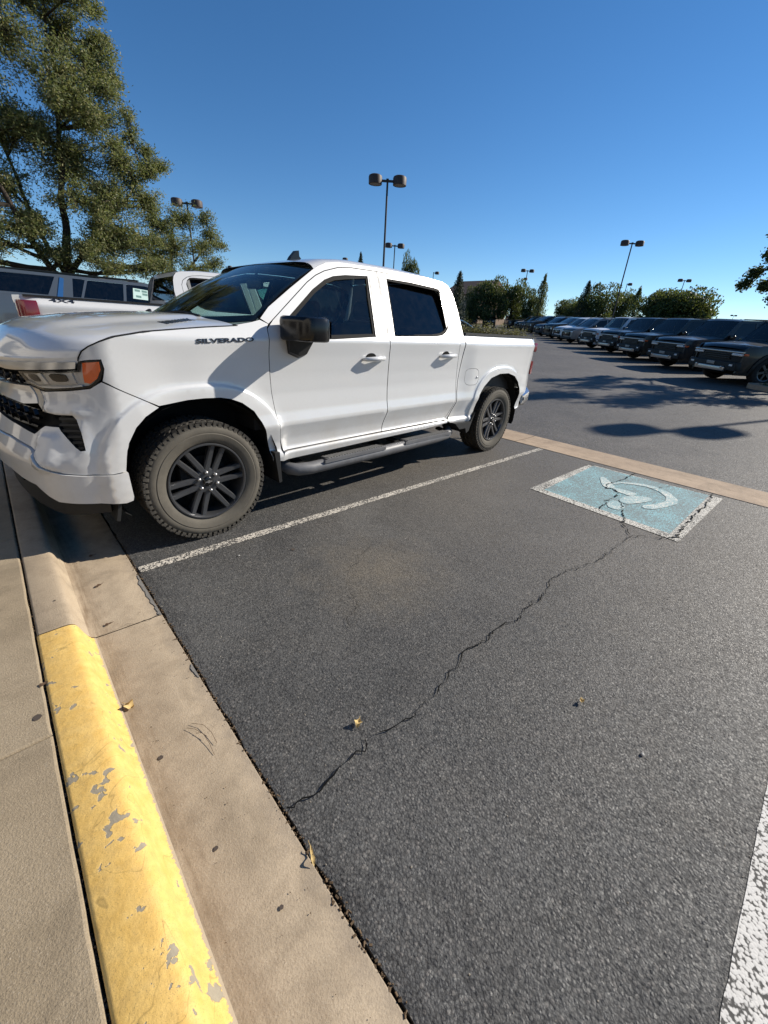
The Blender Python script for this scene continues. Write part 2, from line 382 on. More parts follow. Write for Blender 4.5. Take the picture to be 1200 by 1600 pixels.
def cdt(outline, holes, res, lines=()):
    key = (tuple(outline), tuple(tuple(h) for h in holes), res, tuple(tuple(l) for l in lines))
    if key in _cache: return _cache[key]
    loops = [dens(outline, res)]+[dens(h, res) for h in holes]; V = []; E = []
    for L in loops:
        b = len(V); V += [Vector(p) for p in L]; E += [(b+i, b+(i+1) % len(L)) for i in range(len(L))]
    for Ln in lines:
        dl = dens(Ln, res, False); keep = []
        for p in dl:
            ok = inpoly(p[0], p[1], outline) and not any(inpoly(p[0], p[1], h) for h in holes) and all((p[0]-w[0])**2+(p[1]-w[1])**2 > (res*.5)**2 for w in V[:sum(len(L) for L in loops)])
            keep.append(ok)
        last = None
        for p, ok in zip(dl, keep):
            if ok:
                V.append(Vector(p)); i = len(V)-1
                if last is not None: E.append((last, i))
                last = i
            else: last = None
    nb = len(V); cells = {}
    for p in V: cells.setdefault((round(p[0]/res), round(p[1]/res)), []).append(p)
    x0 = min(p[0] for p in outline); x1 = max(p[0] for p in outline); y0 = min(p[1] for p in outline); y1 = max(p[1] for p in outline)
    j = 0; y = y0
    while y < y1:
        x = x0+(res/2 if j % 2 else 0)
        while x < x1:
            if inpoly(x, y, outline) and not any(inpoly(x, y, h) for h in holes):
                ok = True
                for di in (-1, 0, 1):
                    for dj in (-1, 0, 1):
                        for p in cells.get((round(x/res)+di, round(y/res)+dj), ()):
                            if (p[0]-x)**2+(p[1]-y)**2 < (res*.45)**2: ok = False
                if ok: V.append(Vector((x, y)))
            x += res
        y += res*.87; j += 1
    vs, es, fs = delaunay_2d_cdt(V, E, [], 0, 1e-7)[:3]
    F = []
    for f in fs:
        cx = sum(vs[i][0] for i in f)/3; cy = sum(vs[i][1] for i in f)/3
        if inpoly(cx, cy, outline) and not any(inpoly(cx, cy, h) for h in holes): F.append(tuple(f))
    cnt = {}
    for f in F:
        for a, b in zip(f, f[1:]+f[:1]): cnt[(a, b)] = 1
    bd = [(a, b) for (a, b) in cnt if (b, a) not in cnt]
    r = ([tuple(v) for v in vs], F, bd); _cache[key] = r; return r
def panel(name, outline, fn, mat, parent, res=.05, t=.02, off=0.0, holes=(), flip=False, smooth=True, kind=None, lines=(), inner=None):
    vs, F, bd = cdt([tuple(p) for p in outline], [list(h) for h in holes], res, lines)
    nfront = len(F)
    used = sorted({i for f in F for i in f}); mp = {i: k for k, i in enumerate(used)}
    e = 0.0
    bset = {i for ab in bd for i in ab}
    P = [Vector(fn(vs[i][0], vs[i][1], off+(e if i in bset else 0))) for i in used]
    faces = [tuple(mp[i] for i in (f if not flip else f[::-1])) for f in F]
    if t:
        b1 = {}; 
        for a, b in bd:
            for i in (a, b):
                if i not in b1:
                    b1[i] = len(P); P.append(fn(vs[i][0], vs[i][1], off+e)); P.append(fn(vs[i][0], vs[i][1], off+t))
        for a, b in bd:
            q = (b1[b], b1[a], b1[a]+1, b1[b]+1); faces.append(q if not flip else q[::-1])
    me = D.meshes.new(name); me.from_pydata([tuple(p) for p in P], [], faces)
    if inner: me.polygons.foreach_set('material_index', [0]*nfront+[1]*(len(faces)-nfront)); mat = [mat, inner]
    me.update()
    o = link(name, me, mat, parent, smooth)
    if smooth:
        h = .006; N = []
        for k, i in enumerate(used):
            u, v = vs[i]; a = Vector(fn(u+h, v, off))-Vector(fn(u-h, v, off)); b = Vector(fn(u, v+h, off))-Vector(fn(u, v-h, off)); n = a.cross(b)
            if n.length < 1e-9: N.append((0, 0, 0)); continue
            n.normalize(); N.append(tuple(-n if flip else n))
        # keep the sign that agrees with the faces
        vote = sum(Vector(N[me.polygons[k].vertices[0]]).dot(me.polygons[k].normal)*me.polygons[k].area for k in range(nfront))
        if vote < 0: N = [(-x, -y, -z) for x, y, z in N]
        N += [(0, 0, 0)]*(len(P)-len(N)); me.normals_split_custom_set_from_vertices(N)
    return o
def text_pts(s, size, bold=0.0, shear=0.0):
    c = D.curves.new('lettering', 'FONT'); c.body = s; c.size = size; c.extrude = 0.0; c.offset = bold; c.shear = shear; c.align_x = 'LEFT'
    o = D.objects.new('lettering', c); COL.objects.link(o); dg = bpy.context.evaluated_depsgraph_get(); me = D.meshes.new_from_object(o.evaluated_get(dg))
    V = [tuple(v.co) for v in me.vertices]; Fc = [tuple(p.vertices) for p in me.polygons]
    COL.objects.unlink(o); D.objects.remove(o); D.curves.remove(c); D.meshes.remove(me); return V, Fc
def lettering(name, s, fn, u0, v0, width, height, mat, parent, th=.004, du=(1, 0), dv=(0, 1), bold=.004, shear=0):
    V, Fc = text_pts(s, 1.0, .03 if bold else 0, shear)
    x0 = min(v[0] for v in V); x1 = max(v[0] for v in V); y0 = min(v[1] for v in V); y1 = max(v[1] for v in V)
    mb = MB(); P = []
    for o in (-th, .0005):
        for v in V:
            a = (v[0]-x0)/(x1-x0)*width; b = (v[1]-y0)/(y1-y0)*height
            P.append(fn(u0+a*du[0]+b*dv[0], v0+a*du[1]+b*dv[1], o))
    n = len(V); cnt = {(a, b) for f in Fc for a, b in zip(f, f[1:]+f[:1])}
    bd = [(a, b) for a, b in cnt if (b, a) not in cnt]
    mb.add(P, list(Fc)+[(a, a+n, b+n, b) for a, b in bd]); return mb.build(name, mat, parent)

SLOPE = .040
def gy(x, y): return .025*min(max(y-2.9, 0), 10)*(1-sm(5.8, 20, x))
def gz(x, y=0):
    return (SLOPE*(min(x, 75.0)-5.8) if x > 5.8 else 0.0)+gy(x, y)

# ------------------------------------------------------------------ SETTING: ground, lots, kerb, pavement
A_BASE = (.075, .072, .067)
mat_asph = asphalt('stall_asphalt', (.054, .0545, .055), (.090, .088, .083), (.105, .092, .074), .42)
mat_asph2 = asphalt('aisle_asphalt', (.062, .056, .050), (.094, .084, .073), (.12, .102, .080), .8, patch=False, scale=.9, strength=1.0)
mat_conc = concrete('gutter_concrete', (.335, .265, .185), (.43, .345, .245), (.20, .15, .10), .6, foot=True)
mat_walk = concrete('sidewalk_concrete', (.285, .225, .15), (.34, .275, .19), (.20, .155, .10), .4, .45, True)
mat_strip = concrete('valley_gutter_concrete', (.36, .27, .19), (.45, .34, .24), (.22, .16, .11), .5)
mat_dirt = concrete('dark_joint_soil', (.035, .028, .022), (.06, .048, .036), (.02, .016, .012), .5, .8)

mb = MB()
ys = [-14+i*.05 for i in range(0, int(44/.05)+1)]
xs = [None, .05, .12, .3, .8, 1.6, 2.6, 3.8, 5.135]
vs = []; fs = []
for y in ys:
    e = .012+.010*noise.noise(Vector((0, y*9, 0)))+.006*noise.noise(Vector((3, y*33, 0)))
    for x in xs: vs.append((e if x is None else x, y, -.004 if x is None else 0))
n = len(xs)
for j in range(len(ys)-1):
    for i in range(n-1): fs.append((j*n+i, j*n+i+1, (j+1)*n+i+1, (j+1)*n+i))
mb.add(vs, fs)
# broken edge face down into the joint
mb.add([(v[0], v[1], v[2]) for v in vs[::n]]+[(v[0]-.002, v[1], -.04) for v in vs[::n]], [(i, i+1, i+1+len(ys), i+len(ys)) for i in range(len(ys)-1)])
stall = mb.build('parking_lot', mat_asph, None); tag(stall, 'dark speckled asphalt of the parking stall, cracked and dusty', kind='structure')
mb = MB(); xl = [5.775, 5.8]+[5.8+i*2.3 for i in range(1, 31)]+[75.0]
yl = [-60, -30, -15, -8, -4, -2, 0, 2, 2.9, 4, 6, 8, 10, 12.9, 20, 30, 50, 80, 120]
mb.add([(x, y, gz(x, y)) for y in yl for x in xl], [(j*len(xl)+i, j*len(xl)+i+1, (j+1)*len(xl)+i+1, (j+1)*len(xl)+i) for j in range(len(yl)-1) for i in range(len(xl)-1)])
o = mb.build('driving_aisle', mat_asph2, None); tag(o, 'weathered grey asphalt of the wide car lot beyond the concrete strip', kind='structure')
mb = MB(); mb.add([(-900, -900, -.05), (5.9, -900, -.05), (5.9, 900, -.05), (-900, 900, -.05)], [(0, 1, 2, 3)])
mb.add([(5.9, -900, -.06), (75, -900, gz(75)-.06), (75, 900, gz(75)-.06), (5.9, 900, -.06)], [(0, 1, 2, 3)])
mb.add([(75, -900, gz(75)-.06), (1600, -900, gz(75)-.06), (1600, 900, gz(75)-.06), (75, 900, gz(75)-.06)], [(0, 1, 2, 3)])
o = mb.build('ground', concrete('dry_earth', (.16, .13, .085), (.20, .165, .10), (.07, .075, .035), .7, .5), None); tag(o, 'dry earth and grass reaching to the horizon', kind='structure')
mb = MB(); mb.grid(lambda u, v: (-.6+.7*u, -14+44*v, -.045), 1, 88)
tag(mb.build('soil', mat_dirt, None), 'dark soil in the joint between kerb and pavement', kind='structure')
# near-lot far part (other side of the stalls, towards +Y) stays the same sheet; strip of concrete
strip = empty('concrete_strip'); tag(strip, 'tan concrete drainage strip crossing behind the parking stalls', kind='structure')
for (a, b) in [(-14, -10.4), (-10.4, -6.8), (-6.8, -3.2), (-3.2, .44), (.44, 4.0), (4.0, 7.6), (7.6, 11.2), (11.2, 14.8), (14.8, 18.4), (18.4, 22), (22, 30)]:
    mb = MB(); L = 12
    prof = [(5.146, -.03), (5.146, .000), (5.152, .004), (5.45, -.004), (5.757, .004), (5.763, 0), (5.763, -.03)]
    mb.add([(x, a+.004+(b-a-.008)*j/L, z) for j in range(L+1) for x, z in prof], [(j*7+i, j*7+i+1, (j+1)*7+i+1, (j+1)*7+i) for j in range(L) for i in range(6)])
    mb.build('slab', mat_strip, strip)
# kerb and gutter
PROF = [(-.490, -.03), (-.490, .126), (-.486, .131), (-.480, .133), (-.40, .134), (-.378, .133), (-.364, .129), (-.354, .121), (-.347, .108), (-.334, .066), (-.322, .035), (-.312, .018), (-.296, .009), (-.27, .006), (-.15, .003), (-.004, .002), (0, 0), (0, -.03)]
curb = empty('kerb'); tag(curb, 'tan concrete kerb and gutter along the stall, painted yellow in the foreground', kind='structure')
def curb_sheet(a, b, off, prof, jit=0):
    mb = MB(); n = max(2, int((b-a)/.06)); m = len(prof); vs = []
    for j in range(n+1):
        y = a+(b-a)*j/n
        for i, (x, z) in enumerate(prof):
            p0 = prof[max(i-1, 0)]; p1 = prof[min(i+1, m-1)]; tx, tz = p1[0]-p0[0], p1[1]-p0[1]; L = math.hypot(tx, tz) or 1
            w = .0016*noise.noise(Vector((x*30, y*7, z*30)))
            vs.append((x-tz/L*off*-1*-1+w*0, y, z+tx/L*off+w))
    mb.add(vs, [(j*m+i, j*m+i+1, (j+1)*m+i+1, (j+1)*m+i) for j in range(n) for i in range(m-1)]); return mb
for a, b in [(-12.6, -9.6), (-9.6, -6.6), (-6.6, -3.55), (-3.55, -.522), (-.522, 2.5), (2.5, 5.5), (5.5, 8.5), (8.5, 11.5), (11.5, 14.5), (14.5, 17.5)]:
    curb_sheet(a+.003, b-.003, 0, PROF).build('kerb_section', mat_conc, curb, True)
mat_yel = curb_paint_mat()
pp = [(x, z) for x, z in PROF[1:13]]
curb_sheet(-12.5, -.528, .0022, pp).build('yellow_paint', mat_yel, curb, True)
# grey tar smears on the gutter edge
mb = MB()
for cx, cy, w, h in [(-.006, -.26, .020, .20), (-.004, -1.02, .012, .05), (-.004, -.48, .016, .05)]:
    L_ = []
    for k in range(61):
        t = k/60; y = cy-h+2*h*t; L_.append((max(.003, w*math.sin(math.pi*t)**.5*(1+.9*noise.noise(Vector((y*22, cx*40, 0)))+.35*noise.noise(Vector((y*70, 2, 0))))), y))
    pts = [(-.001, y, .0045) for a, y in L_]+[(-.001-a, y, .0052) for a, y in L_]
    mb.add(pts, [(k, k+1, k+62, k+61) for k in range(60)])
mb.build('tar_smear', simple('grey_tar_smear', (.17, .16, .145), .8, 0, .3, .3, 60, 0, .2), curb)
# sidewalk slabs
walk = empty('sidewalk'); tag(walk, 'broom finished tan concrete sidewalk left of the yellow kerb', kind='structure')
yj = [-12.0, -9.6, -7.7, -5.4, -3.3, -1.13, .60, 2.35, 4.1, 5.9, 7.7, 9.5, 11.3, 13.1, 15]
for a, b in zip(yj, yj[1:]):
    for (x0, x1) in ((-2.15, -.4985), (-3.8, -2.155)):
        mb = MB(); e = .002
        rings = [(0, -.03), (0, .124), (.003, .129), (.008, .1315)]; vs = []; NS = max(4, int((b-a)/.05)); m4 = NS+3
        for ins, z in rings:
            vs += [(x0+e+ins, a+e+ins, z)]+[(x1-ins-.0035*abs(noise.noise(Vector((1, (a+(b-a)*k/NS)*16, 4))))-.003*max(0, noise.noise(Vector((7, (a+(b-a)*k/NS)*45, 1)))), a+e+ins+(b-a-2*e-2*ins)*k/NS, z) for k in range(NS+1)]+[(x0+e+ins, b-e-ins, z)]
        fs = [tuple(range(3*m4, 4*m4))]
        for r in range(3):
            for k in range(m4): fs.append((r*m4+k, r*m4+(k+1) % m4, (r+1)*m4+(k+1) % m4, (r+1)*m4+k))
        mb.add(vs, fs); mb.build('slab', mat_walk, walk)
# debris in the joints (uncountable)
mb = MB(); rr = random.Random(3)
for k in range(2600):
    which = rr.random()
    if which < .55: x = -.4945+rr.uniform(-.005, .005); y = rr.uniform(-3.6, 1.5); z = .105+rr.uniform(0, .02)
    elif which < .93: x = .005+rr.gauss(0, .008); y = rr.uniform(-3.2, .6); z = rr.uniform(-.01, .004)
    else: x = rr.uniform(-.28, .03); y = rr.uniform(-3.2, .6); z = .007
    s = rr.uniform(.0015, .0055) if which < .93 else rr.uniform(.0008, .0022)
    R = Matrix.Rotation(rr.uniform(0, 6.3), 3, 'Z') @ Matrix.Rotation(rr.uniform(-1, 1), 3, 'X')
    mb.box((x, y, z), (s*rr.uniform(.6, 2.4), s, s*.6), R)
tag(mb.build('litter', simple('leaf_litter', (.11, .075, .045), .9, 0, .2, .6, 300), None), 'fine brown leaf litter and grit caught in the kerb joints', 'litter', kind='stuff')
mb = MB()
for k in range(1500):
    x = rr.uniform(.02, 4.8); y = rr.uniform(-3.4, -.05) if rr.random() < .9 else rr.uniform(0, 2)
    s = rr.uniform(.0015, .0045); mb.box((x, y, s*.25), (s, s*rr.uniform(.6, 1.4), s*.7), Matrix.Rotation(rr.uniform(0, 6.3), 3, 'Z') @ Matrix.Rotation(rr.uniform(-.6, .6), 3, 'X'), .6)
tag(mb.build('gravel', simple('loose_grit', (.30, .27, .22), .8, 0, .3, .5, 90), None), 'loose grit scattered over the dark asphalt stall', 'gravel', kind='stuff')

# painted markings
def ribbon(mb, pts, w, z):
    vs = []
    for i, (x, y) in enumerate(pts):
        a = pts[max(i-1, 0)]; b = pts[min(i+1, len(pts)-1)]; dx, dy = b[0]-a[0], b[1]-a[1]; L = math.hypot(dx, dy) or 1
        ww = w[i] if isinstance(w, list) else w
        vs += [(x-dy/L*ww/2, y+dx/L*ww/2, z), (x+dy/L*ww/2, y-dx/L*ww/2, z)]
    mb.add(vs, [(2*i, 2*i+1, 2*i+3, 2*i+2)[::-1] for i in range(len(pts)-1)])
mat_line = road_paint('worn_white_line_paint', (.62, .57, .49), .30, A_BASE, .73)
mat_line2 = road_paint('fresh_white_line_paint', (.66, .64, .60), .22, A_BASE, .755)
mat_teal = road_paint('faded_teal_paint', (.255, .475, .51), .45, (.16, .20, .20), .77)
mat_sym = road_paint('faded_white_symbol_paint', (.72, .69, .61), .45, (.26, .38, .39), .765)
marks = empty('parking_line'); tag(marks, 'worn white parking stall lines painted on the asphalt', kind='structure')
for y0, x0, x1, w, mm in [(.0, .02, 5.12, .075, mat_line), (-2.925, .35, 5.12, .11, mat_line2), (2.95, .05, 5.1, .09, mat_line), (4.37, .05, 5.1, .09, mat_line), (7.25, .05, 5.1, .09, mat_line), (10.1, .05, 5.1, .09, mat_line), (-5.8, .05, 5.1, .1, mat_line)]:
    mb = MB(); N = 120
    for sgn in (1,):
        vs = []
        for i in range(N+1):
            x = x0+(x1-x0)*i/N
            vs += [(x, y0+w/2+.004*noise.noise(Vector((x*14, y0, 1))), .0022), (x, y0-w/2+.004*noise.noise(Vector((x*14, y0, 9))), .0022)]
        mb.add(vs, [(2*i, 2*i+1, 2*i+3, 2*i+2) for i in range(N)])
    mb.build('painted_line', mm, marks)
hc = empty('accessible_parking_symbol'); tag(hc, 'faded teal accessible parking square with white border and wheelchair symbol on cracked asphalt', kind='structure')
def quadfill(mb, P, z, n=14):
    a, b, c, d = [Vector((*p, 0)) for p in P]
    def fn(u, v):
        p = a.lerp(b, u).lerp(d.lerp(c, u), v); return (p.x, p.y, z)
    mb.grid(fn, n, n)
O = [(3.50, -.73), (4.95, -.74), (5.03, -2.13), (3.43, -2.10)]; I = [(3.60, -.84), (4.985, -.80), (5.03, -2.01), (3.55, -2.01)]
mb = MB()
for k in range(4): quadfill(mb, [O[k], O[(k+1) % 4], I[(k+1) % 4], I[k]], .004, 8)
mb.build('white_border', road_paint('old_border_paint', (.62, .59, .52), .3, A_BASE, .745), hc)
mb = MB(); quadfill(mb, I, .0035, 10); mb.build('teal_field', mat_teal, hc)
mb = MB()
for P in ([(4.56, -1.03), (4.62, -1.07), (4.34, -1.30), (4.24, -1.25), (4.28, -1.17)],
          [(4.31, -1.26), (4.36, -1.36), (4.35, -1.52), (4.20, -1.49), (4.23, -1.31)],
          [(3.96, -1.45), (4.12, -1.44), (4.27, -1.51), (4.35, -1.64), (4.25, -1.67), (4.06, -1.60), (3.92, -1.53)],
          [(3.76, -1.41), (3.90, -1.40), (3.96, -1.47), (3.84, -1.56), (3.70, -1.55), (3.68, -1.46)]):
    P = smoothpoly(P, 2); mb.add([(x, y, .0078) for x, y in P], [tuple(range(len(P)))])
ao = [(4.46, -1.20), (4.58, -1.24), (4.73, -1.38), (4.79, -1.54), (4.71, -1.71), (4.54, -1.83), (4.39, -1.86), (4.19, -1.81), (4.02, -1.75), (3.97, -1.69)]
ai = [(4.46, -1.24), (4.55, -1.27), (4.64, -1.38), (4.69, -1.50), (4.64, -1.63), (4.52, -1.73), (4.36, -1.76), (4.18, -1.72), (4.05, -1.65), (3.98, -1.66)]
mb.add([(*p, .0078) for p in ao]+[(*p, .0078) for p in ai], [(i, i+1, i+11, i+10)[::-1] for i in range(9)])
mb.build('wheelchair_symbol', mat_sym, hc)
# cracks
mat_crack = simple('deep_crack', (.006, .006, .006), .95, 0, .1, .3, 50)
cr = [(3.223, -1.819), (2.994, -1.808), (2.516, -1.798), (2.232, -1.716), (2.056, -1.696), (1.851, -1.757), (1.631, -1.741), (1.512, -1.777), (1.311, -1.731), (1.226, -1.756), (1.053, -1.732), (.937, -1.771), (.811, -1.789), (.749, -1.805), (.57, -1.821), (.45, -1.795), (.357, -1.787), (.231, -1.792), (.134, -1.811), (.012, -1.802)]
c1 = [(3.21, -1.82), (3.25, -1.77), (3.34, -1.73), (3.41, -1.67), (3.54, -1.65), (3.71, -1.57), (3.82, -1.54), (3.96, -1.45)]
c2 = [(3.55, -1.41), (3.74, -1.41), (3.84, -1.37), (4.08, -1.39), (4.19, -1.37), (4.26, -1.31), (4.27, -1.26), (4.22, -1.23), (4.37, -1.19), (4.5, -1.2), (4.64, -1.23), (4.8, -1.24), (5.1, -1.24)]
c3 = [(3.41, -2.02), (3.54, -2.07), (3.73, -2.05), (3.89, -2.05), (4.08, -2.06), (4.17, -2.04), (4.42, -2.05), (4.59, -2.06), (5.1, -2.03)]
c4 = [(3.21, -1.82), (3.33, -1.93), (3.41, -2.02)]
c5 = [(1.42, -.62), (1.30, -.68), (1.22, -.70), (1.15, -.77), (1.02, -.80)]
c6 = [(.9, -1.0), (.86, -1.12), (.74, -1.18), (.70, -1.3), (.6, -1.36)]
c7 = [(4.6, -1.44), (4.72, -1.6), (4.9, -1.62), (5.1, -1.7)]
for pts, w in [(cr, .0062), (c1, .016), (c2, .016), (c3, .015), (c4, .009), (c5, .003), (c6, .0025), (c7, .006), ([(-.006, -.522), (-.1, -.53), (-.2, -.515), (-.30, -.522)], .003)]:
    d = dens(pts, .022, False); P = []; W2 = []
    for i, (x, y) in enumerate(d):
        P.append((x+.011*noise.noise(Vector((x*19, y*19, 2)))+.005*rr.uniform(-1, 1), y+.022*noise.noise(Vector((x*26, y*26, 7)))+.008*rr.uniform(-1, 1)))
        k_ = .42+1.3*noise.noise(Vector((x*17, y*17, 5)))+.35*rr.random(); W2.append(w*max(.16, k_)*1.0)
    mb = MB(); ribbon(mb, P, W2, .0092); mb.build('crack', mat_crack, stall)
# fallen leaves, twigs, pebbles
def leafmesh(L, W, curl, seed, lobes=0):
    r = random.Random(seed); n = 14; vs = []; 
    for i in range(n+1):
        t = i/n; w = W*math.sin(math.pi*t**.8)*(1+.25*math.sin(t*9+seed)*(1 if lobes else 0)); 
        for s in (-1, 0, 1): vs.append((L*(t-.5), s*w/2, .004+curl*abs(s)*w+curl*.6*L*math.sin(t*5+seed)**2+.001*r.random()))
    return vs, [(i*3+j, i*3+j+1, (i+1)*3+j+1, (i+1)*3+j) for i in range(n) for j in (0, 1)]
mat_leaf = simple('dry_leaf', (.50, .36, .15), .8, 0, .3, .35, 200); mat_leafd = simple('brown_leaf', (.10, .06, .035), .85, 0, .3, .4, 200)
for (x, y, z, L, W, curl, rz, mm, lab) in [
    (.393, -1.703, .004, .042, .030, .35, .6, mat_leaf, 'curled yellow leaf lying beside the long crack'),
    (-.271, -1.05, .008, .050, .036, .3, 1.9, mat_leaf, 'pale dry leaf in the gutter beside the yellow paint'),
    (1.22, -2.253, .004, .030, .022, .4, .2, mat_leaf, 'small tan crumpled leaf alone on the dark asphalt'),
    (-.20, -.052, .007, .040, .022, .05, .4, mat_leafd, 'flat dark leaf on the gutter just outside the truck shadow'),
    (-.229, -.453, .007, .034, .018, .1, .1, mat_leafd, 'dark leaf on the gutter near the kerb joint'),
    (.008, -1.957, .004, .055, .012, .3, 1.2, mat_leaf, 'thin yellow leaf standing in the gutter edge joint'),
    (-.497, -.86, .130, .030, .020, .1, .4, mat_leafd, 'dark leaf lying across the sidewalk joint'),
    (-.17, .33, .007, .035, .022, .2, .4, mat_leafd, 'brown leaf on the gutter in the shadow of the bumper')]:
    mb = MB(); vs, fs = leafmesh(L, W, curl, int(x*99) % 7, 1); R = Matrix.Rotation(rz, 3, 'Z')
    mb.add([R @ Vector(v) for v in vs], fs)
    mb.tube([R @ Vector((L*.45, 0, .004)), R @ Vector((L*.8, .004, .006))], .0009, 5)
    o = mb.build('fallen_leaf', mm, None, True); o.location = (x, y, z); tag(o, lab, 'leaf', 'fallen leaves')
mat_twig = simple('brown_twig', (.09, .055, .035), .8, 0, .3, .3, 60)
tw = empty('twig', (-.10, -1.38, .008)); tag(tw, 'bundle of thin curved brown stems lying in the gutter', 'twig')
for pts in ([(-.03, .09), (-.008, .06), (.008, .02), (.012, -.03), (.010, -.08)], [(-.01, .10), (.022, .06), (.034, .01), (.034, -.045)], [(-.012, .045), (.004, .03), (.016, .0)]):
    mb = MB(); mb.tube([(x, y, .002+.006*math.sin(i)) for i, (x, y) in enumerate(pts)], .0008, 5); mb.build('stem', mat_twig, tw)
peb = simple('grey_pebble', (.32, .31, .29), .7, 0, .4, .2, 90)
for x, y, s, lab in [(1.163, -2.518, .014, 'grey pebble on the asphalt below the small tan leaf'), (.569, -.207, .013, 'white pebble just beside the stall line near the front wheel')]:
    mb = MB(); vs = []; 
    mb.lathe([(-.35, .0), (-.3, .6), (0, 1), (.3, .8), (.5, .4), (.55, 0)], axis='Z', n=9)
    mb.v = [(a*s*.7*(1+.2*noise.noise(Vector((a, b, c)))), b*s*.5, (c+.35)*s*.6+.002) for a, b, c in mb.v]
    o = mb.build('pebble', peb, None, True); o.location = (x, y, 0); tag(o, lab, 'pebble', 'pebbles')
mb = MB()
for k in range(5):
    a = rr.uniform(0, 6.3)
mat_gum = simple('dark_gum_spot', (.07, .055, .045), .8, 0, .3, .2, 90)
for (x, y, z, r) in [(-.40, -.28, .136, .005), (-.24, -1.35, .0085, .008), (-.53, -1.02, .1335, .012), (-.12, -2.0, .0075, .005), (-.20, -1.75, .0075, .006), (.9, -.35, .0035, .012)]:
    P = [(x+r*math.cos(t/9*6.283)*(1+.3*rr.random()), y+r*math.sin(t/9*6.283)*(1+.3*rr.random()), z) for t in range(9)]; mb.add(P, [tuple(range(9))])
mb.build('gum_spot', mat_gum, walk)

for o in list(D.objects):
    if o.type == 'MESH' and o.name not in ('driving_aisle', 'ground') and o.location.length < 1e-6:
        for v in o.data.vertices: v.co.z += gy(v.co.x, v.co.y)
# ------------------------------------------------------------------ THE WHITE PICKUP
WT = 2.06
def arc(P):
    d = [0]
    for a, b in zip(P, P[1:]): d.append(d[-1]+math.hypot(b[0]-a[0], b[1]-a[1]))
    return [x/d[-1] for x in d]
UPc = [(-.45, .02), (-.52, .04), (-.60, .095), (-.665, .17), (-.72, .27), (-.765, .40), (-.81, .58), (-.85, .8), (-.87, 1.03)]
LOc = [(-.45, .02), (-.58, .03), (-.70, .06), (-.79, .12), (-.86, .22), (-.91, .38), (-.95, .58), (-.975, .8), (-.985, 1.03)]
aU, aL = arc(UPc), arc(LOc)
def catm(s, A, P):
    # smooth interpolation through the plan curve
    if s <= 0: return P[0]
    if s >= 1: return P[-1]
    for i in range(len(A)-1):
        if s <= A[i+1]: break
    t = (s-A[i])/(A[i+1]-A[i]); p0 = P[max(i-1, 0)]; p1 = P[i]; p2 = P[i+1]; p3 = P[min(i+2, len(P)-1)]
    return tuple(.5*((2*b)+(-a+c)*t+(2*a-5*b+4*c-d)*t*t+(-a+3*b-3*c+d)*t*t*t) for a, b, c, d in zip(p0, p1, p2, p3))
def smooth_tab(A, P, sig=.045, n=400):
    def raw(s):
        if s < 0: return (P[0][0]-s*1.15, P[0][1]-s*.02)
        if s > 1: q = catm(2-s, A, P); return (q[0], 2*P[-1][1]-q[1])
        return catm(s, A, P)
    ws = [math.exp(-.5*(k/4)**2) for k in range(-10, 11)]; W0 = sum(ws); T = []
    for i in range(n+1):
        sg = sig*min(1, .15+i/n/.08); x = y = 0
        for k, w in zip(range(-10, 11), ws):
            q = raw(i/n+k/4*sg); x += w*q[0]; y += w*q[1]
        T.append((x/W0, y/W0))
    return T
TU, TL = smooth_tab(aU, UPc), smooth_tab(aL, LOc)
def tab(T, s):
    k = max(0, min(1, s))*(len(T)-1); i = min(int(k), len(T)-2); f = k-i
    return (T[i][0]+(T[i+1][0]-T[i][0])*f, T[i][1]+(T[i+1][1]-T[i][1])*f)
def front(s, z):
    a = tab(TU, s); b = tab(TL, s); w = sm(.6, 1.05, z)
    # hard crease planes of the nose
    k = .018*math.exp(-((z-1.14)/.05)**2)-.02*math.exp(-((z-1.0)/.06)**2)*sm(.3, .5, s)+.012*math.exp(-((z-.68)/.05)**2)
    x = a[0]*w+b[0]*(1-w); y = a[1]*w+b[1]*(1-w); return x-k*sm(.05, .25, s), y
YP = [(.28, .16), (.40, .085), (.44, .065), (.50, .050), (.515, .052), (.53, .082), (.60, .078), (.66, .060), (.715, .042), (.73, .036), (.76, .042), (.82, .056), (.95, .064), (1.08, .058), (1.22, .043), (1.315, .027), (1.335, .024), (1.350, .032), (1.38, .052), (1.46, .0875), (1.9, .294), (2.0, .34)]
def prof_y(z):
    return (interp(z-.008, YP)+interp(z, YP)+interp(z+.008, YP))/3
WF, WR = 0.0, 3.79
def flare(u, z):
    w = 0
    for c, R, cz in ((.005, .550, .425), (3.81, .560, .435)):
        r = (abs(u-c)**2.4+abs(max(z, .35)-cz)**2.4)**(1/2.4); w = max(w, .72*(1-sm(R+.072, R+.094, r))+.28*(1-sm(R+.03, R+.16, r)))
    return w*(1-sm(1.10, 1.2, z))
def side_y(u, z):
    y = prof_y(z)
    fen = 1-sm(.0, .5, u)          # fender: fuller between the flare and the shoulder
    bedk = sm(2.9, 3.2, u)
    y = y*(1-.35*max(fen, bedk)*(1 if z < 1.3 else max(0, 1-(z-1.3)/.08)))
    k = sm(-.45, -.1, u); y = .02*(1-k)+y*k if z < 1.36 else y
    w = flare(u, z); y = y-min(max(y, 0), .024)*w
    if u > 4.4: y += .05*sm(4.45, 4.72, u)**2
    return y
LF = 1.15
def flare_line(c, R, cz, d):
    P = []
    for i in range(61):
        t = math.pi*(-.12+1.24*i/60); a, b = math.cos(t), math.sin(t); k = (abs(a)**2.4+abs(b)**2.4)**(-1/2.4)*(R+d); P.append((c+a*k, cz+b*k))
    return P
FL = [flare_line(c, R, cz, d) for c, R, cz in ((.005, .550, .425), (3.81, .560, .435)) for d in (.070, .083, .096)]
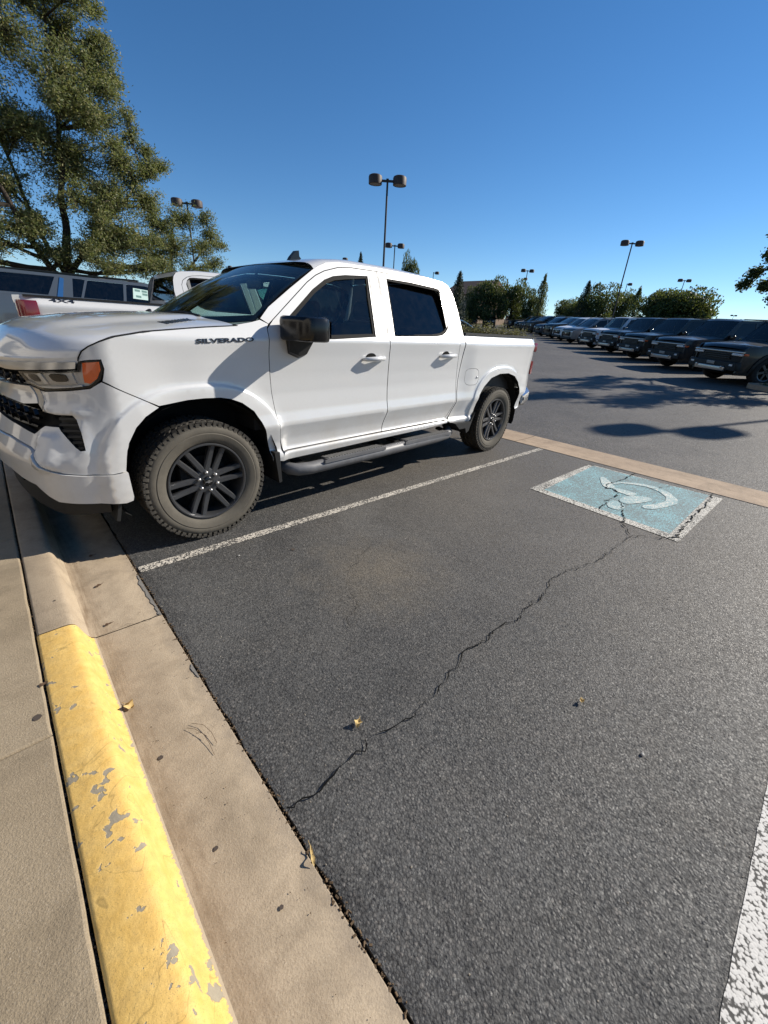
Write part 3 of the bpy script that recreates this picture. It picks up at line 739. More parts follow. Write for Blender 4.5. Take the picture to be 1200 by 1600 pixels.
HL = [[(-.45, z), (4.7, z)] for z in (.515, .531, .60, .66, .715, .73, .760, .82, 1.315, 1.335, 1.350, 1.375)]
LINES = FL+HL
def S0(u, z):
    if u >= -.45: return Vector((u, side_y(u, z), z))
    s = (-.45-u)/LF; x, y = front(s, z); w = flare(x, z)*(1-sm(.085, .15, s))
    tusk = .030*sm(.24, .285, s)*(1-sm(.345, .385, s))*sm(.612, .66, z)*(1-sm(.79, .845, z)*.8)*(1 if z < .87 else 0)
    ridge = .008*math.exp(-((s-.165-.05*(z-.84))/.028)**2)*sm(.66, .74, z)*(1-sm(.93, .99, z))
    shelf = .018*sm(.10, .16, s)*(1-sm(.33, .38, s))*(sm(.915, .93, z)-sm(.955, .985, z))
    x -= tusk+ridge*.6+shelf; return Vector((x-.006*w, y-min(y, .024)*w-ridge*.6, z))
def S(u, z, off=0.0):
    p = S0(u, z)
    if off:
        a = S0(u-.01, z); b = S0(u+.01, z); tx, ty = b.x-a.x, b.y-a.y; L = math.hypot(tx, ty) or 1
        p = Vector((p.x-ty/L*off, p.y+tx/L*off, z))
    return p
def S_side(side):
    if side == 0: return lambda u, z, off=0.0: S(u, z, off)
    def f(u, z, off=0.0):
        p = S(u, z, off); return Vector((p.x, WT-p.y, p.z))
    return f
g = .0035
DOOR1 = [(.613, .525), (.589, .63), (.567, .815), (.545, .995), (.535, 1.16), (.531, 1.25), (.532, 1.33), (.542, 1.40), (.604, 1.456), (.789, 1.585), (.989, 1.724), (1.088, 1.780), (1.184, 1.820), (1.338, 1.862), (1.49, 1.878), (1.772, 1.885),
         (1.772, 1.83), (1.745, 1.603), (1.722, 1.375), (1.738, 1.30), (1.752, 1.16), (1.762, 1.0), (1.762, .72), (1.728, .529)]
DOOR2 = [(1.736, .529), (1.770, .72), (1.770, 1.0), (1.760, 1.16), (1.746, 1.30), (1.730, 1.375), (1.753, 1.603), (1.780, 1.83), (1.780, 1.885), (2.10, 1.885), (2.476, 1.872), (2.606, 1.855), (2.682, 1.83), (2.749, 1.782), (2.778, 1.72), (2.779, 1.64), (2.785, 1.50), (2.800, 1.381), (2.84, 1.186), (2.872, .955), (2.880, .794), (2.866, .70), (2.825, .60), (2.755, .530)]
WIN1 = [(.640, 1.358), (.654, 1.405), (.691, 1.45), (.825, 1.544), (1.02, 1.682), (1.164, 1.762), (1.261, 1.796), (1.394, 1.818), (1.655, 1.840), (1.625, 1.66), (1.575, 1.372), (1.105, 1.345), (.70, 1.342)]
WIN2 = [(1.885, 1.845), (2.208, 1.848), (2.590, 1.836), (2.645, 1.83), (2.69, 1.79), (2.715, 1.735), (2.70, 1.60), (2.685, 1.52), (2.655, 1.47), (2.596, 1.43), (2.526, 1.405), (2.381, 1.388), (1.815, 1.381), (1.850, 1.611)]
def shrink(P, d):
    cx = sum(p[0] for p in P)/len(P); cy = sum(p[1] for p in P)/len(P); out = []
    n = len(P)
    for i in range(n):
        a, b, c = P[i-1], P[i], P[(i+1) % n]
        n1 = (b[1]-a[1], -(b[0]-a[0])); n2 = (c[1]-b[1], -(c[0]-b[0])); l1 = math.hypot(*n1) or 1; l2 = math.hypot(*n2) or 1
        nx, ny = n1[0]/l1+n2[0]/l2, n1[1]/l1+n2[1]/l2; l = math.hypot(nx, ny) or 1; nx /= l; ny /= l
        # area sign
        out.append((b[0]+nx*d, b[1]+ny*d))
    A = sum(P[i-1][0]*P[i][1]-P[i][0]*P[i-1][1] for i in range(n))
    if A > 0: out = [(2*b[0]-o[0], 2*b[1]-o[1]) for o, b in zip(out, P)]
    return out
FENDER = [(.607, .447), (.586, .63), (.563, .815), (.541, .995), (.530, 1.16), (.526, 1.25), (.527, 1.33), (.537, 1.402), (.556, 1.430), (.500, 1.452), (.44, 1.437), (.335, 1.418), (.305, 1.411), (.10, 1.396), (-.248, 1.362), (-.40, 1.334), (-.48, 1.308), (-.53, 1.283), (-.566, 1.258), (-.588, 1.224), (-.592, 1.206),
          (-.54, 1.214), (-.485, 1.218), (-.480, 1.17), (-.490, 1.135), (-.500, 1.107), (-.40, 1.045), (-.30, .988), (-.243, .957), (-.185, .963), (-.07, .977), (.035, .980), (.14, .975), (.211, .961), (.294, .927), (.379, .862), (.429, .779), (.462, .695), (.493, .561), (.506, .470)]
FASCIA = [(-.247, .948), (-.329, .903), (-.39, .846), (-.444, .761), (-.468, .678), (-.484, .60), (-.54, .594), (-.66, .602), (-.743, .615), (-.785, .63), (-.812, .66), (-.847, .71), (-.927, .739), (-1.146, .758), (-1.36, .752), (-1.6, .75), (-1.6, .845), (-1.42, .84), (-1.094, .822), (-.92, .804), (-.87, .837), (-.835, .856), (-.755, .857), (-.743, .837), (-.674, .755), (-.651, .736), (-.628, .738), (-.640, .834), (-.663, .924), (-.772, .919), (-.818, .928), (-.862, .975), (-.898, 1.030), (-.83, 1.031), (-.657, 1.051), (-.565, 1.065), (-.536, 1.083), (-.507, 1.101), (-.40, 1.039), (-.30, .982)]
VENT = [(-.772, .919), (-.663, .924), (-.640, .834), (-.628, .738), (-.651, .736), (-.674, .755), (-.743, .837), (-.768, .88)]
LAMP = [(-1.028, 1.121), (-.600, 1.160), (-.592, 1.203), (-.490, 1.212), (-.486, 1.171), (-.505, 1.119), (-.535, 1.088), (-.565, 1.070), (-.657, 1.056), (-.83, 1.036), (-.898, 1.040), (-1.015, 1.060)]
AMB = [(-.571, 1.198), (-.498, 1.205), (-.498, 1.165), (-.522, 1.119), (-.556, 1.093), (-.582, 1.098), (-.577, 1.156)]
STRIP = [(-1.6, 1.150), (-1.31, 1.150), (-1.065, 1.168), (-.60, 1.201), (-.606, 1.167), (-1.048, 1.127), (-1.17, 1.120), (-1.33, 1.125), (-1.6, 1.125)]
WBAR = [(-1.6, 1.015), (-1.456, 1.015), (-1.21, 1.03), (-1.002, 1.044), (-.927, .961), (-1.083, .940), (-1.267, .943), (-1.48, .943), (-1.6, .943)]
SILV = [(-.996, 1.045), (-.898, 1.036), (-.868, .985), (-.820, .928), (-.876, .934), (-.93, .958)]
BLOW = [(-.478, .592), (-.54, .589), (-.66, .597), (-.746, .610), (-.790, .626), (-.818, .657), (-.853, .706), (-.930, .734), (-1.146, .753), (-1.36, .747), (-1.6, .745), (-1.6, .56), (-1.474, .557), (-1.186, .565), (-1.042, .540), (-.921, .528), (-.847, .469), (-.801, .443), (-.617, .424), (-.513, .408), (-.482, .416), (-.476, .44)]
BED = [(2.930, 1.412), (3.3, 1.425), (3.677, 1.432), (4.62, 1.440), (4.665, 1.432), (4.680, 1.405), (4.662, 1.365), (4.60, 1.358), (4.598, 1.25), (4.645, 1.245), (4.655, 1.14), (4.680, .93), (4.688, .80), (4.60, .765), (4.52, .64), (4.448, .532), (4.312, .515), (4.349, .657), (4.333, .788), (4.27, .875), (4.154, .955), (3.965, .998), (3.749, .998), (3.558, .957), (3.415, .866), (3.323, .772), (3.28, .674), (3.265, .579), (3.176, .458), (2.86, .48), (2.80, .505), (2.862, .585), (2.905, .70), (2.912, .80), (2.910, .95), (2.916, 1.1), (2.925, 1.3)]
FUEL = smoothpoly([(3.022, 1.05), (3.08, 1.077), (3.237, 1.073), (3.291, 1.03), (3.300, .933), (3.25, .886), (3.085, .89), (3.025, .934)], 1)

def wheel_mesh():
    out = {}
    mb = MB()
    R = .415
    prof = [(.045, .268), (.022, .276), (.012, .290), (.004, .312), (.000, .338), (.0035, .343), (.001, .350), (.005, .372), (.014, .390), (.028, .399), (.045, .403), (.14, .405), (.235, .403), (.255, .397), (.27, .385), (.28, .34), (.27, .30), (.25, .27)]
    mb.lathe(prof, n=72)
    rr = random.Random(5)
    N = 66
    for k in range(N):
        for row, (y, w, lw) in enumerate(((.030, .040, .030), (.082, .036, .034), (.140, .038, .034), (.198, .036, .034), (.250, .040, .030))):
            a = 2*math.pi*(k+.5*(row % 2)+.12*math.sin(k*2.1+row))/N
            Rm = Matrix.Rotation(-a, 3, 'Y'); c = Rm @ Vector((.4085, 0, 0)); tw = Matrix.Rotation(.45*(1 if row % 2 else -1)+.2, 3, 'X')
            mb.box((c.x, y, c.z), (.013, w, lw*.92), Rm @ tw, 1)
        a = 2*math.pi*(k+.3)/N; Rm = Matrix.Rotation(-a, 3, 'Y'); c = Rm @ Vector((.398, 0, 0)); lw = .025 if k % 2 else .020
        mb.box((c.x, .017, c.z), (.022 if k % 2 else .034, .014, lw), Rm)
    me = mb.mesh('tyre'); me.shade_smooth(); me.set_sharp_from_angle(angle=rad(35)); me.materials.append(M['rubber']); out['tyre'] = me
    mb = MB()
    mb.lathe([(.045, .271), (.020, .272), (.014, .268), (.014, .260), (.024, .253), (.05, .247), (.16, .235), (.22, .24), (.25, .262), (.26, .27)], n=64)
    # spokes: six pairs
    for k in range(6):
        a0 = rad(7+60*k); Rm = Matrix.Rotation(-a0, 3, 'Y')
        for s in (-1, 1):
            prev = None; secs = []
            for t in (0, .25, .6, .86, 1):
                r = .052+.205*t; latc = s*(.025+.014*t); w = (.047-.010*t)/2; yf = .040-.012*t+.006*math.sin(t*3.1); yb = .085+.01*t
                secs.append([Rm @ Vector((r, yy, latc+dz)) for yy, dz in ((yf+.012, -w), (yf, -w*.62), (yf, w*.62), (yf+.012, w), (yb, w*.8), (yb, -w*.8))])
            vs = [p for sct in secs for p in sct]; fs = []
            for j in range(4):
                for i in range(6): fs.append((j*6+i, j*6+(i+1) % 6, (j+1)*6+(i+1) % 6, (j+1)*6+i))
            mb.add(vs, fs)
    mb.lathe([(.12, .0), (.12, .098), (.060, .096), (.044, .084), (.040, .05), (.040, 0)], n=36)
    me = mb.mesh('rim'); me.shade_smooth(); me.set_sharp_from_angle(angle=rad(28)); me.materials.append(M['gunmetal']); out['rim'] = me
    mb = MB(); mb.lathe([(.040, .0135), (.026, .0125), (.020, .008), (.018, 0)], n=10)
    me = mb.mesh('lug_nut'); me.shade_smooth(); me.materials.append(M['silver']); out['lug_nut'] = me
    mb = MB(); mb.lathe([(.042, .036), (.030, .034), (.026, .026), (.025, 0)], n=28); me = mb.mesh('hub_cap'); me.shade_smooth(); me.materials.append(M['black_gloss']); out['hub_cap'] = me
    bt = [(-.024, -.003), (-.008, -.003), (-.008, -.009), (.006, -.009), (.008, -.003), (.024, -.003), (.021, .004), (.008, .004), (.008, .010), (-.008, .010), (-.009, .004), (-.026, .004)]
    mb = MB(); mb.prism(bt, lambda x, z: (x, .021, z), lambda x, z: (x, .025, z)); me = mb.mesh('emblem'); me.materials.append(M['silver']); out['emblem'] = me
    mb = MB(); mb.lathe([(.10, .0), (.10, .17), (.125, .17), (.125, 0)], n=40); mb.box((-.12, .11, .05), (.09, .09, .14)); mb.lathe([(.16, 0), (.16, .236)], n=36)
    me = mb.mesh('brake_disc'); me.shade_smooth(); me.set_sharp_from_angle(angle=rad(35)); me.materials.append(M['dark']); out['brake_disc'] = me
    return out
WHEEL = wheel_mesh()
def add_wheel(parent, x, side, y=.005):
    w = empty('wheel', (x, y if side == 0 else WT-y, .415), 0 if side == 0 else math.pi, parent)
    for k in ('tyre', 'rim', 'hub_cap', 'lug_nut', 'brake_disc', 'emblem'):
        for j in range(6 if k == 'lug_nut' else 1):
            o = D.objects.new(k, WHEEL[k]); COL.objects.link(o); o.parent = w
            if k == 'lug_nut': o.location = (.066*math.cos(rad(37+60*j)), 0, .066*math.sin(rad(37+60*j)))
    return w

def build_truck(root):
    for side in (0, 1):
        fn = S_side(side); fl = bool(side)
        ym = (lambda y: y) if side == 0 else (lambda y: WT-y)
        def P3(x, y, z): return (x, ym(y), z)
        panel('fender', FENDER, fn, M['white'], root, .032, .03, flip=fl, lines=FL+[h for h in HL if h[0][1] > 1.3], inner=M['gap'])
        sp_ = [(-.592, 1.208), (-.588, 1.224), (-.566, 1.258), (-.53, 1.283), (-.48, 1.308), (-.40, 1.334), (-.248, 1.362), (.10, 1.396), (.325, 1.414)]
        panel('hood_seam', sp_+[(x+.0055, z-.0045) for x, z in reversed(sp_)], fn, M['gap'], root, .02, 0, off=-.0012, flip=fl)
        d1 = panel('front_door', DOOR1, fn, M['white'], root, .04, .03, holes=[WIN1], flip=fl, lines=HL, inner=M['gap'])
        d2 = panel('rear_door', DOOR2, fn, M['white'], root, .04, .03, holes=[WIN2], flip=fl, lines=HL, inner=M['gap'])
        # black reveal ring and glass
        panel('window_seal', shrink(WIN1, -.002), fn, M['gap'], d1, .06, .012, off=.006, holes=[shrink(WIN1, .030)], flip=fl)
        panel('window_glass', shrink(WIN1, .022), fn, M['sideglass'], d1, .12, 0, off=.016, flip=fl)
        panel('window_seal', shrink(WIN2, -.002), fn, M['gap'], d2, .06, .012, off=.006, holes=[shrink(WIN2, .022)], flip=fl)
        panel('window_glass', shrink(WIN2, .014), lambda u, z, o=0: fn(u, z, .030+(u-2.3)*.02+(z-1.6)*.10), M['tint'], d2, .12, 0, flip=fl)
        # bright belt line
        panel('quarter_trim', [(2.655, 1.80), (2.69, 1.78), (2.700, 1.735), (2.682, 1.55), (2.66, 1.50), (2.635, 1.48), (2.645, 1.62), (2.655, 1.70)], fn, M['pillar'], d2, .05, .01, off=.001, flip=fl)
        # B pillar covers
        panel('pillar_cover', [(1.668, 1.838), (1.764, 1.846), (1.760, 1.80), (1.738, 1.603), (1.716, 1.390), (1.592, 1.386), (1.622, 1.55), (1.648, 1.70)], fn, M['pillar'], d1, .06, .01, off=-.003, flip=fl)
        panel('pillar_cover', [(1.790, 1.848), (1.872, 1.840), (1.856, 1.75), (1.832, 1.55), (1.806, 1.388), (1.737, 1.388), (1.762, 1.603)], fn, M['pillar'], d2, .06, .01, off=-.003, flip=fl)
        # roof frame / A pillar
        top = [(.56, 1.432), (.508, 1.462), (.594, 1.535), (.82, 1.672), (1.062, 1.813), (1.13, 1.850), (1.22, 1.885), (1.354, 1.905), (1.788, 1.918), (2.502, 1.918), (2.74, 1.905), (2.82, 1.88), (2.862, 1.83), (2.885, 1.77), (2.905, 1.64), (2.905, 1.50), (2.912, 1.40), (2.906, 1.1), (2.902, .95), (2.900, .80), (2.892, .70), (2.850, .585), (2.79, .510), (2.755, .525), (2.829, .595), (2.871, .70), (2.885, .794), (2.877, .955), (2.845, 1.186), (2.805, 1.381), (2.790, 1.50), (2.784, 1.64), (2.783, 1.725), (2.753, 1.787), (2.685, 1.836), (2.607, 1.861), (2.477, 1.878), (2.1, 1.891), (1.776, 1.891), (1.49, 1.884), (1.337, 1.868), (1.183, 1.826), (1.086, 1.786), (.986, 1.729), (.786, 1.590), (.602, 1.461)]
        panel('cab_frame', top, fn, M['white'], root, .035, .04, flip=fl, inner=M['gap'])
        # black door jamb behind the gaps
        panel('door_jamb', [(.58, .50), (.50, 1.40), (.60, 1.44), (1.1, 1.77), (1.3, 1.85), (2.6, 1.85), (2.72, 1.80), (2.76, 1.5), (2.85, .8), (2.75, .50)], fn, M['gap'], root, .1, 0, off=.045, holes=[shrink(WIN1, -.015), shrink(WIN2, -.015)], flip=fl)
        panel('rocker', [(.607, .447), (.60, .480), (.618, .515), (1.05, .518), (1.65, .518), (2.4, .518), (2.80, .516), (2.79, .49), (2.4, .470), (1.654, .462), (1.056, .452)], fn, M['white'], root, .05, .05, flip=fl)
        bed = panel('bed_side', BED, fn, M['white'], root, .035, .03, holes=[FUEL], flip=fl, lines=FL+HL, inner=M['gap'])
        fd = panel('fuel_door', shrink(FUEL, .004), fn, M['white'], bed, .04, .01, flip=fl)
        panel('fuel_well', shrink(FUEL, -.01), fn, M['gap'], bed, .08, 0, off=.012, flip=fl)
        mb = MB(); mb.tube([S_side(0)(3.262, .975, .012), S_side(0)(3.262, .975, -.008)], .013, 12); 
        if side: mb.v = [(a, WT-b, c) for a, b, c in mb.v]
        mb.build('finger_pull', M['white'], fd, True)
        # fascia
        fa = panel('front_bumper_cover', FASCIA, fn, M['white'], root, .028, .035, flip=fl, lines=FL[:3]+[[(-1.6, z), (-.45, z)] for z in (.635, .655, .915, .93, .955, .985)], inner=M['gap'])
        panel('lower_bumper', BLOW, fn, M['white'], root, .035, .05, off=-.012, flip=fl)
        panel('bumper_backing', [(-.47, .57), (-.50, .44), (-.80, .46), (-.95, .56), (-1.6, .58), (-1.6, 1.20), (-.65, 1.20), (-.52, 1.17), (-.55, 1.04), (-.45, .93)], fn, M['gap'], root, .08, 0, off=.06, flip=fl)
        panel('vent', VENT, fn, M['black'], root, .03, .0, off=.028, flip=fl)
        for k in range(6):
            z = .905-.03*k; x0 = interp(z, [(.73, -.652), (.76, -.672), (.84, -.740), (.88, -.762), (.92, -.768)]); x1 = interp(z, [(.73, -.635), (.84, -.648), (.92, -.668)])
            panel('vent_slat', [(x0, z), (x1, z+.004), (x1, z-.010), (x0, z-.014)], fn, M['black'], fa, .03, .02, off=.008, flip=fl)
        panel('hood_trim', STRIP, fn, M['silver'], root, .05, .02, off=-.004, flip=fl)
        panel('grille_bar_cover', WBAR, fn, M['white'], root, .04, .03, off=-.006, flip=fl)
        panel('lamp_trim', SILV, fn, M['silver'], root, .03, .02, off=-.002, flip=fl)
        # upper & lower grille bars with short upright links
        for (z0, z1, u0, u1, n) in ((1.095, 1.055, -1.04, -1.6, 3), (.925, .845, -.93, -1.6, 3)):
            for k in range(n):
                z = z0+(z1-z0)*k/(n-1)
                panel('grille_bar', [(u0, z), (u1, z+.006), (u1, z-.006), (u0, z-.010)], fn, M['black_gloss'], root, .08, .02, off=.015, flip=fl)
            mb = MB(); u = u0-.03; i = 0
            while u > u1:
                a = fn(u, z0-(z0-z1)*(.25+.5*(i % 2)), .012); mb.box(a, (.018, .045, abs(z0-z1)*.42), Matrix.Rotation(.5*(1 if i % 2 else -1), 3, 'X')); u -= .055; i += 1
            mb.build('grille_mesh', M['black_gloss'], root)
        # headlamp
        hl = panel('headlight', LAMP, fn, M['lampin'], root, .03, .02, off=.016, flip=fl)
        panel('bezel', LAMP, fn, M['black_gloss'], hl, .03, .02, off=.001, holes=[shrink(LAMP, .012)], flip=fl)
        def rcv(name, poly, mat, off, t=.01, res=.02): return panel(name, poly, fn, mat, hl, res, t, off=off, flip=fl)
        rcv('reflector', [(-1.00, 1.110), (-.84, 1.128), (-.83, 1.072), (-.89, 1.062), (-.98, 1.080)], M['lampin'], .008)
        rcv('reflector', [(-.80, 1.132), (-.63, 1.148), (-.625, 1.090), (-.79, 1.078)], M['lampin'], .008)
        rcv('projector', smoothpoly([(-.95, 1.112), (-.86, 1.122), (-.85, 1.082), (-.93, 1.080)], 1), M['black_gloss'], .003)
        rcv('projector', smoothpoly([(-.76, 1.132), (-.66, 1.140), (-.655, 1.098), (-.75, 1.092)], 1), M['black_gloss'], .003)
        rcv('light_strip', [(-1.01, 1.072), (-.90, 1.056), (-.66, 1.072), (-.60, 1.085), (-.60, 1.075), (-.66, 1.062), (-.90, 1.047), (-1.01, 1.062)], M['lampwhite'], .002)
        rcv('light_strip', [(-.845, 1.128), (-.815, 1.131), (-.80, 1.076), (-.83, 1.072)], M['lampwhite'], .004)
        rcv('turn_signal', AMB, M['amber'], -.002, .012)
        panel('lens', [p for p in [(-1.022, 1.117), (-.60, 1.158), (-.592, 1.098), (-.60, 1.072), (-.657, 1.060), (-.83, 1.041), (-.898, 1.044), (-1.010, 1.064)]], fn, M['clear'], hl, .05, 0, off=-.002, flip=fl)
        # wheels, flaps, liners
        for xw in (WF-.005, WR): add_wheel(root, xw, side)
        for cx, cz, R in ((.01, .42, .60), (3.81, .43, .61)):
            mb = MB(); n = 18; vs = []
            for i in range(n+1):
                a = math.pi*(-.12+1.24*i/n); 
                for y in (.03, .42): vs.append(P3(cx+R*math.cos(a)*.92, y, max(.3, cz+R*math.sin(a)*.93)))
            mb.add(vs, [(2*i, 2*i+1, 2*i+3, 2*i+2) for i in range(n)])
            mb.add([P3(cx+R*math.cos(math.pi*(-.12+1.24*i/n)), .42, max(.3, cz+R*math.sin(math.pi*(-.12+1.24*i/n)))) for i in range(n+1)], [tuple(range(n+1))])
            mb.build('wheel_well', M['dark'], root)
        mb = MB(); mb.prism([(.500, .545), (.545, .54), (.552, .30), (.528, .292), (.515, .42)], lambda x, z: P3(x, -.006, z), lambda x, z: P3(x, .24, z)); mb.build('mud_flap', M['black'], root)
        mb = MB(); mb.prism([(2.87, .482), (3.19, .470), (3.268, .572), (3.235, .50), (3.18, .36), (3.13, .335), (3.10, .40), (2.98, .40)], lambda x, z: P3(x, -.004, z), lambda x, z: P3(x, .24, z)); mb.build('mud_flap', M['black'], root)
        # running board: curved tube with two tread pads
        mb = MB(); path = [(.66, .16, .37), (.68, .09, .355), (.74, .05, .345), (.86, .035, .34), (1.7, .030, .342), (2.6, .03, .35), (2.78, .04, .357), (2.88, .09, .37), (2.94, .16, .385)]
        mb.tube([P3(*p) for p in path], [.042, .05, .053, .053, .053, .053, .053, .05, .042], 14)
        st = mb.build('running_board', M['steelgrey'], root, True, 50)
        for (a, b) in ((1.00, 1.68), (2.03, 2.76)):
            mb = MB(); mb.box(P3((a+b)/2, .032, .397), (b-a, .098, .012)); mb.box(P3((a+b)/2, -.019, .385), (b-a+.06, .008, .028)); mb.build('step_frame', M['steelgrey'], st)
            mb = MB(); nn = int((b-a)/.030)
            for i in range(nn): mb.box(P3(a+.02+(b-a-.04)*i/(nn-1), .032, .406), (.014, .078, .007), Matrix.Rotation(.35, 3, 'Z'))
            mb.build('step_tread', M['tread'], st)
        for x in (.80, 1.75, 2.0, 2.85):
            mb = MB(); mb.box(P3(x, .13, .375), (.07, .20, .025), Matrix.Rotation(.15 if side == 0 else -.15, 3, 'X')); mb.build('bracket', M['dark'], st)
        # mirror
        mir = empty('door_mirror', parent=root)
        mb = MB(); prof = [(.60, .03), (.61, -.08), (.635, -.18), (.69, -.25), (.79, -.268), (.845, -.25), (.87, -.12), (.87, .02), (.78, .05)]; prof = smoothpoly(prof, 2)
        vs = []; lay = [(1.335, .90), (1.342, .97), (1.36, 1.0), (1.455, 1.0), (1.480, .96), (1.490, .86)]; c = (.74, -.11)
        for z, k in lay: vs += [P3(c[0]+(x-c[0])*k, c[1]+(y-c[1])*k, z) for x, y in prof]
        n = len(prof); fs = [tuple(range(n))[::-1], tuple(range(5*n, 6*n))]
        for j in range(5):
            for i in range(n): fs.append((j*n+i, j*n+(i+1) % n, (j+1)*n+(i+1) % n, (j+1)*n+i))
        mb.add(vs, fs); mb.build('mirror_housing', M['black_gloss'], mir, True, 40)
        mb = MB(); mb.add([P3(.862, -.235, 1.36), P3(.875, .0, 1.36), P3(.875, .0, 1.47), P3(.862, -.235, 1.47)], [(0, 1, 2, 3)]); mb.build('mirror_glass', M['chrome'], mir)
        mb = MB(); mb.prism([(.635, 1.325), (.845, 1.318), (.80, 1.225), (.74, 1.210), (.655, 1.240)], lambda x, z: P3(x+.03, .045, z), lambda x, z: P3(x, -.03 if z < 1.3 else -.06, z+.02)); mb.build('mirror_arm', M['black'], mir)
        # handles
        for (a, b, z, d) in ((1.425, 1.675, 1.20, d1), (2.50, 2.755, 1.215, d2)):
            mb = MB(); y0 = side_y(a, z)
            mb.tube([P3(a, y0-.004, z-.008), P3(a+.02, y0-.036, z-.004), P3((a+b)/2, y0-.052, z), P3(b-.03, y0-.040, z+.002), P3(b, y0-.004, z)], [.012, .018, .020, .021, .016], 10)
            mb.v = [(x, y, z+(zz-z)*1.0) for x, y, zz in mb.v]
            mb.build('door_handle', M['white'], d, True)
            P = [((a+b)/2-.03+.062*math.cos(t/16*6.283), z+.01+.034*math.sin(t/16*6.283)) for t in range(16)]
            panel('handle_cup', P, fn, M['dark'], d, .04, 0, off=-.0015, flip=fl)
        # tail lamp, reflector
        tl = MB(); prof = [(4.60, .035), (4.655, .025), (4.70, .06), (4.725, .12), (4.72, .20), (4.66, .20)]
        lay = [(1.250, .92), (1.262, 1), (1.35, 1), (1.362, .93)]; c = (4.66, .11); vs = []
        for z, k in lay: vs += [P3(c[0]+(x-c[0])*k, c[1]+(y-c[1])*k, z) for x, y in prof]
        n = len(prof); fs = [tuple(range(n))[::-1], tuple(range(3*n, 4*n))]
        for j in range(3):
            for i in range(n): fs.append((j*n+i, j*n+(i+1) % n, (j+1)*n+(i+1) % n, (j+1)*n+i))
        tl.add(vs, fs); tl.build('tail_light', M['red'], root, True, 40)
        tl = MB(); tl.prism([(4.66, 1.13), (4.715, 1.125), (4.725, .96), (4.69, .955)], lambda x, z: P3(x, .07, z), lambda x, z: P3(x, .16, z)); tl.build('rear_reflector', M['red'], root)
    # ---- hood
    E = [(0, 1.222), (.03, 1.258), (.08, 1.300), (.15, 1.322), (.4, 1.355), (.7, 1.380), (1, 1.412)]
    C = [(0, 1.168), (.02, 1.205), (.05, 1.262), (.10, 1.330), (.2, 1.378), (.4, 1.412), (.6, 1.435), (.8, 1.452), (1, 1.462)]
    PR = [(0, 0), (.05, .16), (.22, .42), (.36, .56), (.44, .86), (.50, .96), (.62, 1.0), (1, 1.0)]
    seamx = [(0, -.590), (.03, -.572), (.08, -.50), (.15, -.40), (.4, -.16), (.7, .06), (1, .325)]
    seamy = [(0, .095), (.03, .083), (.08, .062), (.15, .055), (.4, .07), (.7, .085), (1, .105)]
    def H(a, b):  # a lateral 0..1, b front..rear
        w = 1-abs(2*a-1); ww = sum(interp(w+d, PR) for d in (-.03, 0, .03))/3; kb = sm(0, .32, b); ww = ww*kb+(1-(1-w)**2.2)*(1-kb)
        s = .122+(1-.122)*min(1, w); fx, fy = front(s, 1.19)
        ex, ey = interp(b, seamx), interp(b, seamy)
        y0 = fy; yr = .105+(1.03-.105)*w; kk = min(1, b/.15) if w < .2 else 1
        y = ey+(1.03-ey)*(fy-.10)/(1.03-.10) if b < 1 else yr
        y = (ey+(1.03-ey)*((fy-.095)/(1.03-.095)))*(1-b)+yr*b
        xr = .325-.145*sm(0, 1, w)*1.0
        xl = fx+(xr-fx)*b; blend = max(0, 1-w/.25)
        xx = xl*(1-blend)+(ex+(fx-(-.590))*(1-b)*(0 if w == 0 else 1))*blend if False else xl
        # side seam is not straight: bend x near the edge
        xx = xl+(ex-(-.590+(.325+.590)*b))*max(0, 1-w/.5)
        Eb = sum(interp(b+d, E) for d in (-.012, 0, .012))/3; Cb = sum(interp(b+d, C) for d in (-.012, 0, .012))/3; z = Eb*(1-ww)+Cb*ww
        y += .0055*max(0, 1-w/.1); z -= .002*max(0, 1-w/.1)
        if a > .5: y = WT-y
        return Vector((xx, y, z))
    mb = MB(); NU, NV = 64, 44
    bs = [(j/NV)**1.7 for j in range(NV+1)]
    vs = [H(i/NU, b) for b in bs for i in range(NU+1)]
    mb.add(vs, [(j*(NU+1)+i, (j+1)*(NU+1)+i, (j+1)*(NU+1)+i+1, j*(NU+1)+i+1) for j in range(NV) for i in range(NU)])
    # turned-down rim
    rim = [(0, j) for j in range(NV, -1, -1)]+[(i, 0) for i in range(NU+1)]+[(NU, j) for j in range(NV+1)]
    P = [vs[j*(NU+1)+i] for i, j in rim]; m = len(P)
    mb.add(P+[p+Vector((.004, 0, -.03)) for p in P], [(i+1, i, i+m, i+m+1) for i in range(m-1)])
    hood = mb.build('hood', M['white'], root, True); hood.data.set_sharp_from_angle(angle=rad(50))
    for sgn in (0, 1):
        mb = MB(); P = [H(0, bb/20) for bb in range(21)]
        mb.add([(p.x, (p.y-.012) if not sgn else WT-(p.y-.012), p.z-.014) for p in P]+[(p.x, (p.y+.05) if not sgn else WT-(p.y+.05), p.z-.02) for p in P], [(i, i+1, i+22, i+21) for i in range(20)]); mb.build('hood_seal', M['gap'], root)
    def hood_fn(side):
        def f(u, v, off=0):
            # u along x, v along the dome flank
            b = 1-(.325-u)/.95; w = .375+.05*v; a = w/2 if side == 0 else 1-w/2
            p = H(a, max(0, min(1, b))); return Vector((p.x, p.y-(.004 if side == 0 else -.004)*0, p.z-off*1.2))
        return f
    def hfn(u, v, off=0): p = H(.088+.045*u+.048*v, .635+.245*u); return Vector((p.x, p.y-off*-.5, p.z-off))
    lettering('hood_lettering', 'DURAMAX', hfn, 0.0, 0.0, 1.0, 1.0, M['badge'], root, th=.003)
    f0, f1 = S_side(0), S_side(1)
    lettering('fender_lettering', 'SILVERADO', f0, .028, 1.303, .385, .026, M['badge'], root, th=.004, dv=(0, 1), du=(1, .045))
